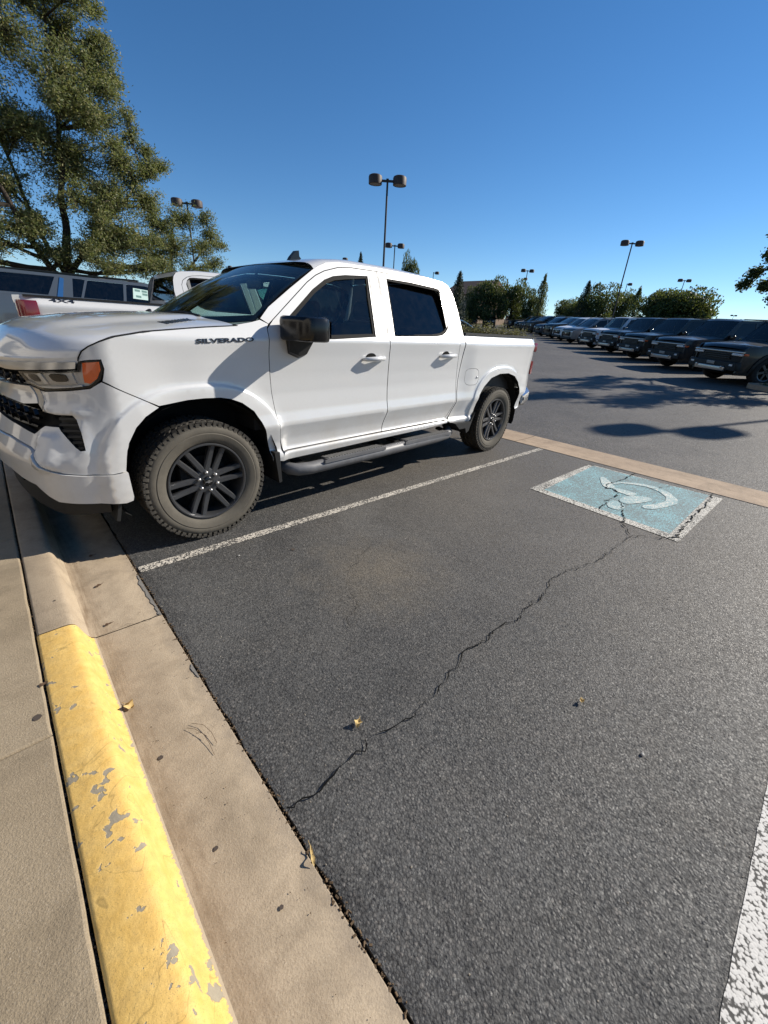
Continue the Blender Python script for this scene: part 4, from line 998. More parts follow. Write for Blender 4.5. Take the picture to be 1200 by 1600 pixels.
    lettering('fender_lettering', 'SILVERADO', lambda u, z, o=0: f1(.44-(u-.028), z, o), .028, 1.303, .385, .026, M['badge'], root, th=.004)
    lettering('bed_lettering', '4X4', f0, 4.33, 1.372, .20, .034, M['silver'], root, th=.003)
    # ---- windshield, roof, glass
    def ws(a, b, off=0):   # a lateral, b bottom..top
        w = abs(2*a-1); bx = .12+(.475-.12)*w**2.2; tx = 1.035+.045*w**2
        by = 1.03-(1.03-.105)*w; ty = 1.03-(1.03-.262)*w
        bz = 1.395+(1.448-1.395)*w**3; tz = 1.878+(1.832-1.878)*w**2.2
        y = by+(ty-by)*b; z = bz+(tz-bz)*b; x = bx+(tx-bx)*b+.0
        k = math.sin(math.pi*b)*.022; x -= k*.5; z += k*.8
        if a > .5: y = WT-y
        return Vector((x-off*-.5, y, z-off))
    mb = MB(); mb.grid(lambda u, v: ws(u, v), 28, 14); mb.build('windshield', M['wsglass'], root, True)
    mb = MB()
    for k in range(28):
        for (v0, v1) in ((.965, 1.0), (0, .10)):
            mb.add([ws(k/28, v0, .005), ws((k+1)/28, v0, .005), ws((k+1)/28, v1, .005), ws(k/28, v1, .005)], [(0, 1, 2, 3)])
    for k in range(14):
        for (a0, a1) in ((0, .022), (.978, 1)): mb.add([ws(a0, k/14, .005), ws(a1, k/14, .005), ws(a1, (k+1)/14, .005), ws(a0, (k+1)/14, .005)], [(0, 1, 2, 3)])
    mb.build('windshield_border', M['gap'], root)
    mb = MB(); mb.grid(lambda u, v: (.60-.30*v*0+(-.48)*(1-abs(2*u-1)**2.4)*.9+.05-.16*(1-v), .09+1.88*u, 1.40-.03*(1-v)), 24, 2); mb.build('cowl', M['black'], root)
    for (a0, a1) in ((.20, .47), (.56, .80)):
        mb = MB(); mb.tube([ws(a0+(a1-a0)*i/8, .05+.05*math.sin(i/8*3.1), -.022) for i in range(9)], .008, 6); mb.build('wiper', M['black'], root)
    # roof
    def roof(a, b):
        w = abs(2*a-1); x0 = 1.035+.05*w**2.2; x1 = 2.79+.02*(1-w)
        x = x0+(x1-x0)*b
        ex = min(x, 2.74)
        zs = interp(ex, [(1.07, 1.818), (1.13, 1.840), (1.22, 1.875), (1.354, 1.902), (1.6, 1.914), (2.3, 1.917), (2.6, 1.912), (2.75, 1.892), (2.8, 1.875)])
        zc = interp(x, [(1.035, 1.882), (1.2, 1.925), (1.5, 1.958), (2.0, 1.968), (2.5, 1.952), (2.81, 1.905)])
        ye = .05+(zs-1.38)*.47
        y = 1.03-(1.03-ye)*w
        k = 1-w; sh = interp(k, [(0, 0), (.03, .34), (.07, .58), (.14, .75), (.3, .88), (1, 1)])
        if a > .5: y = WT-y
        return Vector((x, y, zs+(zc-zs)*sh))
    mb = MB(); us = [.5*(1-math.cos(math.pi*i/48)) for i in range(49)]
    vs = [roof(u, j/24) for j in range(25) for u in us]; mb.add(vs, [(j*49+i, (j+1)*49+i, (j+1)*49+i+1, j*49+i+1) for j in range(24) for i in range(48)])
    mb.build('roof', M['white'], root, True)
    mb = MB(); mb.grid(lambda u, v: (2.80+.105*v-.0, (.32-.20*v)+(WT-.64+.40*v)*u, 1.90-.48*v), 8, 6)
    bk = mb.build('cab_back', M['white'], root)
    mb = MB(); mb.grid(lambda u, v: (2.824+.068*v, (.42-.10*v)+(WT-.84+.2*v)*u, 1.84-.33*v), 6, 4); mb.build('rear_window', M['tint'], root)
    mb = MB(); mb.prism([(0, 0), (.03, .045), (.085, .10), (.115, .105), (.118, .06), (.15, .03), (.19, .02), (.20, 0)], lambda x, z: (1.36+x, 1.005, 1.938+z), lambda x, z: (1.36+x, 1.055, 1.938+z)); mb.build('roof_antenna', M['black_gloss'], root)
    # interior
    mb = MB(); mb.box((1.70, 1.03, .62), (2.2, 1.84, .12)); mb.box((2.76, 1.03, 1.0), (.10, 1.8, .9)); mb.build('cabin_floor', M['dash'], root)
    mb = MB(); mb.prism([(.42, .7), (.42, 1.36), (.62, 1.385), (.80, 1.34), (.86, 1.18), (.82, .7)], lambda x, z: (x, .12, z), lambda x, z: (x, WT-.12, z)); mb.build('dashboard', M['dash'], root)
    for y in (.56, 1.50):
        s = empty('seat', (1.55, y, .68), 0, root)
        mb = MB(); mb.rbox((-.02, 0, .12), (.52, .52, .20), .06); mb.build('seat_cushion', M['seat'], s, True, 40)
        mb = MB(); mb.rbox((.29, 0, .48), (.16, .50, .66), .06, Matrix.Rotation(.18, 3, 'Y')); mb.build('seat_back', M['seat'], s, True, 40)
        mb = MB(); mb.rbox((.38, 0, .90), (.10, .28, .17), .04, Matrix.Rotation(.18, 3, 'Y')); mb.build('headrest', M['seat'], s, True, 40)
    mb = MB(); mb.rbox((2.30, 1.03, .80), (.50, 1.6, .22), .06); mb.rbox((2.60, 1.03, 1.15), (.16, 1.6, .62), .06, Matrix.Rotation(.15, 3, 'Y')); mb.build('rear_seat', M['seat'], root, True, 40)
    mb = MB(); Rw = Matrix.Rotation(-1.15, 3, 'Y'); c = Vector((.98, .56, 1.24))
    mb.tube([c+Rw @ Vector((.19*math.cos(t/24*6.2832), .19*math.sin(t/24*6.2832), 0)) for t in range(25)], .015, 8)
    mb.tube([c+Rw @ Vector((-.18, 0, 0)), c+Rw @ Vector((.18, 0, 0))], .018, 6); mb.tube([c+Rw @ Vector((0, -.18, 0)), c+Rw @ Vector((0, .18, 0))], .018, 6); mb.tube([c, c+Rw @ Vector((0, 0, -.25))], .05, 8)
    mb.build('steering_wheel', simple('grey_steering_wheel', (.09, .09, .09), .5), root, True)
    mb = MB(); mb.rbox((1.02, 1.03, 1.73), (.03, .24, .075), .012); mb.tube([(1.02, 1.03, 1.76), (1.06, 1.03, 1.86)], .012, 6); mb.build('rear_view_mirror', M['black'], root)
    # bed
    mb = MB()
    mb.box((3.78, 1.03, .78), (1.75, 1.75, .04)); mb.box((3.78, .155, 1.08), (1.75, .05, .62)); mb.box((3.78, WT-.155, 1.08), (1.75, .05, .62)); mb.box((2.94, 1.03, 1.08), (.05, 1.75, .62))
    mb.build('bed_liner', M['black'], root)
    for side in (0, 1):
        mb = MB(); y = .105 if side == 0 else WT-.105
        mb.box((3.79, y, 1.431), (1.70, .095, .024)); mb.build('bed_rail_cap', M['black'], root)
    mb = MB(); mb.prism([(4.66, .86), (4.735, .87), (4.72, 1.25), (4.745, 1.38), (4.74, 1.43), (4.67, 1.435)], lambda x, z: (x, .205, z), lambda x, z: (x, WT-.205, z)); mb.build('tailgate', M['white'], root)
    mb = MB()
    prof = [(-.0, 0), (.11, .0), (.135, .05), (.135, .17), (.10, .215), (0, .215)]
    pl = [(4.50, .03), (4.66, .03), (4.74, .09), (4.80, .30), (4.82, 1.03), (4.80, WT-.30), (4.74, WT-.09), (4.66, WT-.03), (4.50, WT-.03)]
    vs = []
    for i, (x, y) in enumerate(pl):
        a = pl[max(i-1, 0)]; b = pl[min(i+1, len(pl)-1)]; tx, ty = b[0]-a[0], b[1]-a[1]; L = math.hypot(tx, ty); nx, ny = ty/L, -tx/L
        dzz = .0 if 1 < i < 7 else .0
        for dx, dz in prof: vs.append((x+nx*(dx-.12), y+ny*(dx-.12), .555+dz*(1 if 0 < i < 8 else .7)))
    n = len(prof); fs = []
    for i in range(len(pl)-1):
        for j in range(n): fs.append((i*n+j, i*n+(j+1) % n, (i+1)*n+(j+1) % n, (i+1)*n+j)[::-1])
    fs += [tuple(range(n)), tuple(range(8*n, 9*n))[::-1]]
    mb.add(vs, fs); rb = mb.build('rear_bumper', M['chrome'], root, True, 35)
    mb = MB(); mb.box((4.80, 1.03, .50), (.16, .10, .09)); mb.tube([(4.77, .32, .52), (4.85, .22, .50), (4.87, .16, .52)], .022, 8); mb.build('hitch', M['chrome'], rb)
    # underbody
    mb = MB(); mb.box((.05, 1.03, .74), (1.1, 1.14, .85)); mb.box((2.1, 1.03, .46), (4.7, 1.05, .20)); mb.box((1.7, 1.03, .52), (2.1, 1.75, .10)); mb.box((4.35, 1.03, .68), (.5, 1.5, .18))
    mb.tube([(0, .2, .36), (0, WT-.2, .36)], .06, 8); mb.tube([(WR, .2, .40), (WR, WT-.2, .40)], .07, 8); mb.box((WR, 1.03, .40), (.3, .32, .28)); mb.build('chassis', M['dark'], root)
    # air dam, black lower valance
    for side in (0, 1):
        fn = S_side(side)
        panel('air_dam', [(-.60, .425), (-.80, .44), (-.93, .53), (-1.05, .54), (-1.2, .56), (-1.6, .56), (-1.6, .36), (-1.1, .34), (-.85, .33), (-.60, .34)], fn, M['black'], root, .06, .03, off=.05, flip=bool(side))
        mb = MB(); y = .03 if side == 0 else WT-.03
        mb.box((-.56, .13 if side == 0 else WT-.13, .36), (.02, .20, .15), Matrix.Rotation(.25, 3, 'Y')); mb.build('tyre_deflector', M['black'], root)
    for y in (.55, WT-.62):
        mb = MB(); mb.tube([(-.84, y, .50), (-.915, y, .49), (-.915, y+.07, .49), (-.84, y+.07, .50)], .014, 8); mb.build('tow_hook', M['black_gloss'], root)
    bt = [(-.12, -.014), (-.045, -.014), (-.04, -.04), (.04, -.04), (.045, -.014), (.12, -.014), (.10, .018), (.045, .018), (.04, .042), (-.04, .042), (-.045, .018), (-.13, .018)]
    mb = MB(); mb.prism(bt, lambda y, z: (-.905, 1.03+y, .98+z), lambda y, z: (-.935, 1.03+y, .98+z)); mb.build('emblem', simple('gold_emblem', (.55, .38, .08), .3, .6), root)

TX, TY, TH = 0.5765, 0.1486, 0.0534
truck = empty('pickup_truck', (TX, TY, 0), TH)
tag(truck, 'white crew cab pickup truck parked nose over the kerb, front wheel at the left', 'pickup truck')
build_truck(truck)

# second white pickup, tail towards the kerb
pick = copy_tree(truck, None, skip=('fender_lettering', 'tail_light', 'bed_lettering', 'hood_lettering', 'rear_reflector'))
pick.location = (5.19, 6.66, gy(2, 5.4)); pick.rotation_euler = (0, 0, math.pi-.058); pick.scale = (1.06, 1.06, 1.04)
tag(pick, 'white pickup truck with red square tail lamp and dark 4X4 lettering beside the grey SUV', 'pickup truck')
for side in (0, 1):
    ym = (lambda y: y) if side == 0 else (lambda y: WT-y)
    mb = MB(); prof = [(4.52, .012), (4.64, .008), (4.70, .03), (4.73, .09), (4.725, .17), (4.60, .17)]
    lay = [(1.06, .94), (1.08, 1), (1.355, 1), (1.38, .94)]; c = (4.62, .09); vs = []
    for z, k in lay: vs += [(c[0]+(x-c[0])*k, ym(c[1]+(y-c[1])*k), z) for x, y in prof]
    n = len(prof); fs = [tuple(range(n))[::-1], tuple(range(3*n, 4*n))]
    for j in range(3):
        for i in range(n): fs.append((j*n+i, j*n+(i+1) % n, (j+1)*n+(i+1) % n, (j+1)*n+i))
    mb.add(vs, fs); o = mb.build('tail_light', M['red'], pick, True, 40)
f1 = S_side(1); f0 = S_side(0)
lettering('bed_lettering', '4X4', lambda u, z, o=0: f1(4.40-(u-4.2), z, o), 4.2, 1.375, .26, .040, M['badge'], pick, th=.004)
lettering('bed_lettering', '4X4', f0, 4.2, 1.375, .26, .040, M['badge'], pick, th=.004)

# ------------------------------------------------------------------ GENERIC VEHICLES
def car_paint(name, col, metal=.2):
    m = paint(name, col, .10, metal, .42)
    for n in m.node_tree.nodes:
        if n.type == 'BSDF_PRINCIPLED': n.inputs['Coat Weight'].default_value = .45
    return m
CW = {}
def car_wheel(R, W, rimmat):
    k = (R, W, rimmat.name)
    if k in CW: return CW[k]
    mb = MB(); mb.lathe([(.02, R*.62), (0, R*.72), (.0, R*.86), (.02, R*.96), (.04, R), (W-.04, R), (W-.01, R*.9), (W, R*.7)], n=28); a = mb.mesh('tyre'); a.shade_smooth(); a.materials.append(M['rubber_dark'])
    mb = MB(); mb.lathe([(.03, R*.64), (.012, R*.64), (.02, R*.58), (.10, R*.55)], n=28)
    for j in range(6):
        Rm = Matrix.Rotation(-rad(60*j+10), 3, 'Y'); mb.box(Rm @ Vector((R*.32, .035, 0)), (R*.56, .03, R*.15), Rm)
    mb.lathe([(.02, 0), (.02, R*.16), (.06, R*.16)], n=12); mb.cur = 1; mb.lathe([(.11, 0), (.11, R*.62)], n=20)
    b = mb.mesh('rim'); b.materials.append(rimmat); b.materials.append(M['dark']); CW[k] = (a, b); return CW[k]
def build_car(name, sp, body):
    """sp: silhouette spec. The car's nose points to -X, wheels on z=0, y 0..W"""
    root = empty(name); W = sp['W']; R = sp['R']; wf, wr = sp['axles']; belt = sp['belt']; roofz = sp['roof']
    def yy(z):
        if z > belt: return .06+(z-belt)*sp.get('tumble', .35)
        return .06-.05*math.sin(max(0, min(1, (z-.3)/(belt-.3)))*math.pi)**.7+(.03 if z < .45 else 0)
    def bend(x):
        L0, L1 = sp['body'][0][0], max(p[0] for p in sp['body']); b = sp.get('bow', .16)
        return b*max(0, 1-(x-L0)/.45)**2.2+b*.8*max(0, 1-(L1-x)/.4)**2.2
    def fs(side):
        def f(u, z, off=0.0):
            y = yy(z)+bend(u)+off; return Vector((u, y if side == 0 else W-y, z))
        return f
    low, top = sp['body'], sp['cabin']
    arches = []
    ar = R*1.17
    def archpts(c): return [(c+ar*math.cos(rad(a)), R+ar*math.sin(rad(a))) for a in range(172, 7, -15)]
    xr, xf = sp['rear'], sp['front']
    outline = [(xf+.02, .32), (wf-ar, .32)]+archpts(wf)+[(wf+ar, .30), (wr-ar, .30)]+archpts(wr)+[(wr+ar, .32), (xr-.02, .36)]+list(reversed(low))
    wins = sp['wins']
    for side in (0, 1):
        f = fs(side); fl = bool(side)
        panel('body_side', outline, f, body, root, .12, .05, flip=fl)
        for cx in (wf, wr):
            mb = MB(); n = 10; P = [(cx+ar*math.cos(math.pi*i/n), R*.98+ar*math.sin(math.pi*i/n)) for i in range(n+1)]
            mb.add([f(x, z, .02) for x, z in P]+[f(x, z, .38) for x, z in P], [(i, i+1, i+n+2, i+n+1) for i in range(n)]); mb.add([f(x, z, .38) for x, z in P], [tuple(range(n+1))]); mb.build('wheel_well', M['dark'], root)
            w = empty('wheel', (cx, .03 if side == 0 else W-.03, R), 0 if side == 0 else math.pi, root)
            a, b = car_wheel(R, .25, sp.get('rim', M['gunmetal']))
            for nm, me in (('tyre', a), ('rim', b)):
                o = D.objects.new(nm, me); COL.objects.link(o); o.parent = w
        panel('cabin_side', top, f, sp.get('cabmat', body), root, .14, .04, holes=wins, flip=fl)
        for wdw in wins: panel('side_window', shrink(wdw, .004), f, M['tint'], root, .25, .0, off=.012, flip=fl)
        for (a, b, z) in sp.get('handles', ()):
            p = f((a+b)/2, z, -.018); mb = MB(); mb.box(p, (b-a, .025, .03)); mb.build('door_handle', body, root)
        for gx in sp.get('gaps', ()):
            mb = MB(); mb.add([f(gx, z, -.0015) for z in (.40, .7, 1.0, belt)]+[f(gx+.010, z, -.0015) for z in (.40, .7, 1.0, belt)], [(i, i+1, i+5, i+4) for i in range(3)]); mb.build('door_seam', M['gap'], root)
        p = f(sp['mirror'], belt+.06, 0); mb = MB(); s = -1 if side == 0 else 1
        mb.rbox((p.x, p.y+s*.10, p.z), (.11, .22, .16), .03); mb.box((p.x, p.y+s*.01, p.z-.05), (.07, .10, .04)); mb.build('door_mirror', M['black_gloss'], root, True, 40)
        if sp.get('sill', True):
            mb = MB(); mb.box(f((wf+wr)/2, .33, .06), (wr-wf-2*ar, .14, .12)); mb.build('rocker', M['black'], root)
        if 'flare' in sp:
            for cx in (wf, wr):
                mb = MB(); n = 12; P = [(cx+k*math.cos(math.pi*i/n), R*.9+k*math.sin(math.pi*i/n)) for i in range(n+1) for k in (ar, ar+.09)]
                vs = [f(x, z, -.035) for x, z in P]+[f(x, z, .02) for x, z in P]; m = len(P)
                mb.add(vs, [(2*i, 2*i+2, 2*i+3, 2*i+1) for i in range(n)]+[(2*i+1, 2*i+3, 2*i+3+m, 2*i+1+m) for i in range(n)]+[(2*i, 2*i+m, 2*i+2+m, 2*i+2) for i in range(n)]); mb.build('wheel_arch_trim', M['black'], root)
    # top ribbons
    for (nm, mt, pts, crown) in sp['ribbons']:
        mt2 = body if mt == 'body' else M[mt]
        P = dens(pts, .18, False); NN = 12; vs = []
        for x, z in P:
            e = yy(z)+bend(x)
            for i in range(NN+1):
                t = i/NN; y = e+(W-2*e)*t; w = abs(2*t-1)
                vs.append((x+sp.get('plan', .10)*w**3*(1 if x < sp['nosex'] else 0)*max(0, 1-(x-sp['front'])/1.6), y, z+crown*(1-w**2.5)))
        mb = MB(); mb.add(vs, [(j*(NN+1)+i, (j+1)*(NN+1)+i, (j+1)*(NN+1)+i+1, j*(NN+1)+i+1) for j in range(len(P)-1) for i in range(NN)])
        mb.build(nm, mt2, root, True)
    for (nm, mt, a, b, z0, z1, x0, x1) in sp['bits']:   # boxes mirrored about the centre: y from a to b measured from each side
        for side in ((0, 1) if b < W/2 else (0,)):
            mb = MB(); yl, yh = (a, b) if side == 0 else (W-b, W-a)
            mb.rbox(((x0+x1)/2, (yl+yh)/2, (z0+z1)/2), (abs(x1-x0), yh-yl, z1-z0), min(.02, abs(x1-x0)*.3, (z1-z0)*.3)); mb.build(nm, body if mt == 'body' else M[mt], root, True, 40)
    mb = MB(); mb.box(((sp['front']+sp['rear'])/2, W/2, .42), (sp['rear']-sp['front']-.7, W-.7, .25)); mb.box(((wf+wr)/2, W/2, .62), (wr-wf-.9, W-.2, .3)); mb.build('chassis', M['dark'], root)
    mb = MB(); 
    for y in (W*.28, W*.72):
        for x in sp['seats']: mb.rbox((x, y, belt-.16), (.16, .5, .62), .05); mb.rbox((x+.06, y, belt+.24), (.09, .26, .16), .03)
    mb.box((sp['seats'][0]-.85, W/2, belt-.15), (.35, W-.3, .3)); mb.build('interior', M['seat'], root, True, 40)
    return root
HUM = dict(W=2.06, R=.46, axles=(.95, 4.25), belt=1.28, roof=2.0, front=0.0, rear=5.05, bow=.10, plan=.10, nosex=1.3, tumble=.22, flare=1, rim=M['gunmetal'],
    body=[(.04, .50), (.06, 1.12), (.14, 1.20), (1.55, 1.28), (4.95, 1.28), (5.0, 1.1), (5.03, .5)],
    cabin=[(1.50, 1.285), (2.02, 1.93), (2.10, 1.97), (4.70, 1.985), (4.80, 1.95), (4.93, 1.285)],
    wins=[[(1.80, 1.36), (2.14, 1.86), (2.72, 1.88), (2.72, 1.36)], [(2.82, 1.36), (2.82, 1.88), (3.62, 1.88), (3.62, 1.36)], [(3.74, 1.36), (3.74, 1.88), (4.60, 1.88), (4.72, 1.36)]],
    gaps=(1.62, 2.77, 3.68), handles=((2.45, 2.65, 1.18), (3.35, 3.55, 1.18)), mirror=1.72,
    ribbons=[('grille_panel', 'black', [(.0, .50), (.0, .98), (.02, 1.10)], 0), ('hood', 'body', [(.02, 1.10), (.06, 1.155), (.16, 1.205), (.8, 1.25), (1.50, 1.29)], .05), ('windshield', 'wsglass', [(1.50, 1.29), (2.04, 1.93)], .03), ('roof', 'body', [(2.04, 1.93), (2.12, 1.975), (3.2, 2.0), (4.70, 1.985), (4.80, 1.95)], .03), ('rear_window', 'tint', [(4.80, 1.95), (4.93, 1.32)], 0), ('tailgate', 'body', [(4.93, 1.32), (5.03, 1.0), (5.05, .5)], 0)],
    bits=[('light_bar', 'silver', .10, 1.96, 1.005, 1.055, -.035, .06), ('headlight', 'lampwhite', .12, .46, .92, .995, -.04, .06), ('turn_signal', 'amber', .04, .12, .93, 1.0, .05, .16), ('bumper', 'black', .10, 1.96, .46, .72, -.12, .12), ('skid_plate', 'silver', .45, 1.61, .42, .56, -.16, -.02), ('tow_hook', 'silver', .50, .56, .50, .58, -.20, -.10), ('grille_slat', 'black_gloss', .50, 1.56, .93, .965, -.03, .03), ('grille_slat', 'black_gloss', .50, 1.56, .87, .905, -.03, .03), ('grille_slat', 'black_gloss', .50, 1.56, .81, .845, -.03, .03), ('licence_plate', 'pillar', .88, 1.18, .60, .70, -.14, -.12), ('fog_light', 'lampwhite', .20, .32, .60, .66, -.135, -.11), ('roof_rail', 'black', .32, .36, 2.0, 2.035, 2.3, 4.6)],
    seats=(2.75, 3.7))
XOV = dict(W=1.95, R=.37, axles=(.92, 3.82), belt=1.10, roof=1.74, front=0.0, rear=4.85, bow=.20, plan=.16, nosex=1.3, tumble=.33, rim=M['silver'],
    body=[(.03, .42), (.05, .80), (.20, .95), (1.25, 1.08), (4.6, 1.12), (4.78, 1.0), (4.83, .45)],
    cabin=[(1.15, 1.10), (1.85, 1.58), (2.15, 1.67), (4.05, 1.67), (4.35, 1.60), (4.62, 1.12)],
    wins=[[(1.52, 1.16), (1.98, 1.53), (2.55, 1.60), (2.55, 1.16)], [(2.64, 1.16), (2.64, 1.60), (3.45, 1.60), (3.52, 1.16)], [(3.62, 1.18), (3.55, 1.60), (4.02, 1.58), (4.30, 1.22)]],
    gaps=(1.35, 2.6, 3.55), handles=((2.30, 2.48, 1.0), (3.25, 3.42, 1.0)), mirror=1.55,
    ribbons=[('front_fascia', 'body', [(.02, .36), (.0, .60), (.03, .86)], 0), ('hood', 'body', [(.03, .86), (.12, .95), (.4, 1.0), (1.20, 1.09)], .05), ('windshield', 'wsglass', [(1.20, 1.09), (1.93, 1.60)], .05), ('roof', 'body', [(1.93, 1.60), (2.2, 1.685), (3.1, 1.72), (4.05, 1.68), (4.36, 1.60)], .04), ('rear_window', 'tint', [(4.36, 1.60), (4.66, 1.16)], 0), ('tailgate', 'body', [(4.66, 1.16), (4.80, .9), (4.85, .45)], 0)],
    bits=[('grille', 'black_gloss', .48, 1.47, .52, .80, -.03, .06), ('headlight', 'lampwhite', .18, .46, .74, .84, .03, .16), ('bumper', 'black', .25, 1.70, .30, .44, -.04, .10), ('badge', 'chrome', .90, 1.05, .64, .70, -.045, -.02), ('roof_rail', 'black', .36, .40, 1.70, 1.735, 2.3, 4.0)],
    seats=(2.65, 3.55))
SUBN = dict(W=2.06, R=.40, axles=(.98, 4.38), belt=1.26, roof=1.93, front=0.0, rear=5.75, bow=.16, plan=.12, nosex=1.3, tumble=.30, rim=M['silver'],
    body=[(.03, .45), (.05, 1.02), (.20, 1.12), (1.35, 1.22), (5.6, 1.30), (5.70, 1.1), (5.73, .45)],
    cabin=[(1.30, 1.24), (2.00, 1.72), (2.40, 1.83), (5.2, 1.86), (5.45, 1.80), (5.66, 1.30)],
    wins=[[(1.62, 1.30), (2.10, 1.66), (2.45, 1.75), (2.85, 1.76), (2.93, 1.32)], [(2.99, 1.32), (2.91, 1.765), (3.62, 1.775), (3.78, 1.33)], [(3.83, 1.33), (3.67, 1.775), (3.90, 1.778), (3.98, 1.33)], [(4.42, 1.34), (4.22, 1.78), (5.18, 1.78), (5.38, 1.72), (5.50, 1.36)]],
    gaps=(1.45, 2.95, 4.0), handles=((2.6, 2.8, 1.15), (3.65, 3.85, 1.15)), mirror=1.72,
    ribbons=[('front_fascia', 'body', [(.02, .36), (.0, .70), (.03, 1.02)], 0), ('hood', 'body', [(.03, 1.02), (.12, 1.12), (.4, 1.17), (1.35, 1.24)], .05), ('windshield', 'wsglass', [(1.35, 1.24), (2.06, 1.75)], .05), ('roof', 'body', [(2.06, 1.75), (2.45, 1.85), (3.6, 1.90), (5.2, 1.87), (5.46, 1.80)], .03), ('rear_window', 'tint', [(5.46, 1.80), (5.68, 1.32)], 0), ('tailgate', 'body', [(5.68, 1.32), (5.74, .9), (5.75, .45)], 0)],
    bits=[('grille', 'black_gloss', .45, 1.61, .60, .98, -.03, .06), ('headlight', 'lampwhite', .14, .42, .82, .96, .03, .16), ('bumper', 'black', .25, 1.80, .30, .46, -.04, .10), ('roof_rail', 'black_gloss', .285, .325, 1.885, 1.925, 2.55, 5.15)],
    seats=(2.8, 3.7, 4.6))
SED = dict(W=1.86, R=.33, axles=(.9, 3.65), belt=.95, roof=1.45, front=0.0, rear=4.75, bow=.2, plan=.16, nosex=1.3, tumble=.42, rim=M['silver'],
    body=[(.03, .38), (.05, .65), (.2, .80), (1.35, .93), (4.4, 1.0), (4.68, .9), (4.73, .4)],
    cabin=[(1.35, .94), (2.1, 1.33), (2.45, 1.39), (3.1, 1.38), (3.6, 1.28), (4.15, .99)],
    wins=[[(1.75, 1.0), (2.2, 1.28), (2.65, 1.33), (2.68, 1.0)], [(2.76, 1.0), (2.73, 1.33), (3.15, 1.31), (3.55, 1.22), (3.75, 1.03)]],
    gaps=(1.45, 2.72), handles=((2.45, 2.6, .88), (3.35, 3.5, .9)), mirror=1.75,
    ribbons=[('front_fascia', 'body', [(.02, .3), (.0, .5), (.03, .70)], 0), ('hood', 'body', [(.03, .70), (.12, .78), (.4, .84), (1.40, .94)], .04), ('windshield', 'wsglass', [(1.40, .94), (2.15, 1.34)], .04), ('roof', 'body', [(2.15, 1.34), (2.5, 1.41), (3.1, 1.40), (3.5, 1.31)], .04), ('rear_window', 'tint', [(3.5, 1.31), (4.12, 1.0)], .03), ('trunk_lid', 'body', [(4.12, 1.0), (4.62, .96), (4.74, .8), (4.75, .4)], 0)],
    bits=[('grille', 'black_gloss', .5, 1.36, .42, .60, -.02, .06), ('headlight', 'lampwhite', .16, .44, .62, .71, .03, .16)],
    seats=(2.5, 3.4))
def place(root, fx, fy, ang, zoff=0):
    # put the middle of the car's nose at (fx, fy); the nose points along ang (world, radians)
    W = root['w_'] if 'w_' in root else 2.0
    a = ang-math.pi      # local -X is the nose direction
    off = Matrix.Rotation(a, 3, 'Z') @ Vector((0, W/2, 0))
    x0, y0 = fx-off.x, fy-off.y
    c = Vector((fx, fy, 0))-Vector((math.cos(ang), math.sin(ang), 0))*2.5
    # local ground slope
    root.location = (x0, y0, gz(x0)+zoff)
    if fx > 6:
        nrm = Vector((-SLOPE, 0, 1)).normalized(); Rz = Matrix.Rotation(a, 3, 'Z')
        q = Vector((0, 0, 1)).rotation_difference(nrm).to_matrix() @ Rz; root.rotation_euler = q.to_euler()
    else: root.rotation_euler = (0, 0, a)
P_ = dict(
    blk=car_paint('black_suv_paint', (.004, .0045, .005)), blk2=car_paint('dark_green_suv_paint', (.013, .017, .015)), wht=car_paint('white_suv_paint', (.66, .66, .67), 0), grn=car_paint('dark_grey_suv_paint', (.020, .021, .021)),
    sil=car_paint('silver_suv_paint', (.16, .165, .17), .3), blu=car_paint('dark_blue_suv_paint', (.008, .013, .028)), snd=car_paint('sand_suv_paint', (.17, .155, .13), .2))
def bodyswap(root, frm, to):
    def rec(o):
        if o.type == 'MESH':
            for sl in o.material_slots:
                if sl.material == frm: sl.link = 'OBJECT'; sl.material = to
        for c in o.children: rec(c)
    rec(root)
# grey SUV
def zmap(o):
    zm = lambda z: interp(z, [(0, 0), (.9, .95), (1.3, 1.42), (1.78, 1.82), (1.93, 1.94)])
    if isinstance(o, (list, tuple)):
        if len(o) == 2 and all(isinstance(k, (int, float)) for k in o): return (o[0], zm(o[1]))
        return [zmap(k) for k in o]
    return o
SUBN['body'] = zmap(SUBN['body']); SUBN['cabin'] = zmap(SUBN['cabin']); SUBN['wins'] = zmap(SUBN['wins']); SUBN['belt'] = 1.38
SUBN['ribbons'] = [(a, b, zmap(c), d) for a, b, c, d in SUBN['ribbons']]
suv = build_car('suv', SUBN, M['grey']); suv['w_'] = 2.06
tag(suv, 'grey full size SUV with chrome pillar blade and a window sticker, behind the white pickup', 'SUV')
for y0 in (0, 1):
    f = (lambda u, z, o=0: Vector((u, (.06+(z-1.38)*.30+o) if y0 == 0 else 2.06-(.06+(z-1.38)*.30+o), z)))
    panel('chrome_blade', [(4.18, 1.39), (4.06, 1.80), (4.13, 1.82), (4.28, 1.40)], f, M['chrome'], suv, .1, .02, off=-.012, flip=bool(y0))
fpap = lambda u, z, o=0: Vector((u, 2.06-(.06+(z-1.38)*.30+.0135+o), z))
stick = panel('window_sticker', [(2.22, 1.48), (2.25, 1.70), (2.72, 1.74), (2.77, 1.51)], fpap, M['paper'], suv, .2, 0, off=-.012)
for k in range(3):
    for j in range(3):
        u0 = 2.28+.15*k; z0 = 1.685-.065*j+.012*k
        if (k+j) % 4 != 3: panel('print_block', [(u0, z0), (u0+.11, z0+.01), (u0+.115, z0-.035), (u0+.005, z0-.045)], fpap, M['ink'], stick, .2, 0, off=-.014)
suv.location = (5.35, 11.70, gy(2, 10.6)); suv.rotation_euler = (0, 0, math.pi+.0)
suv.scale = (1.0, 1, 1.0)
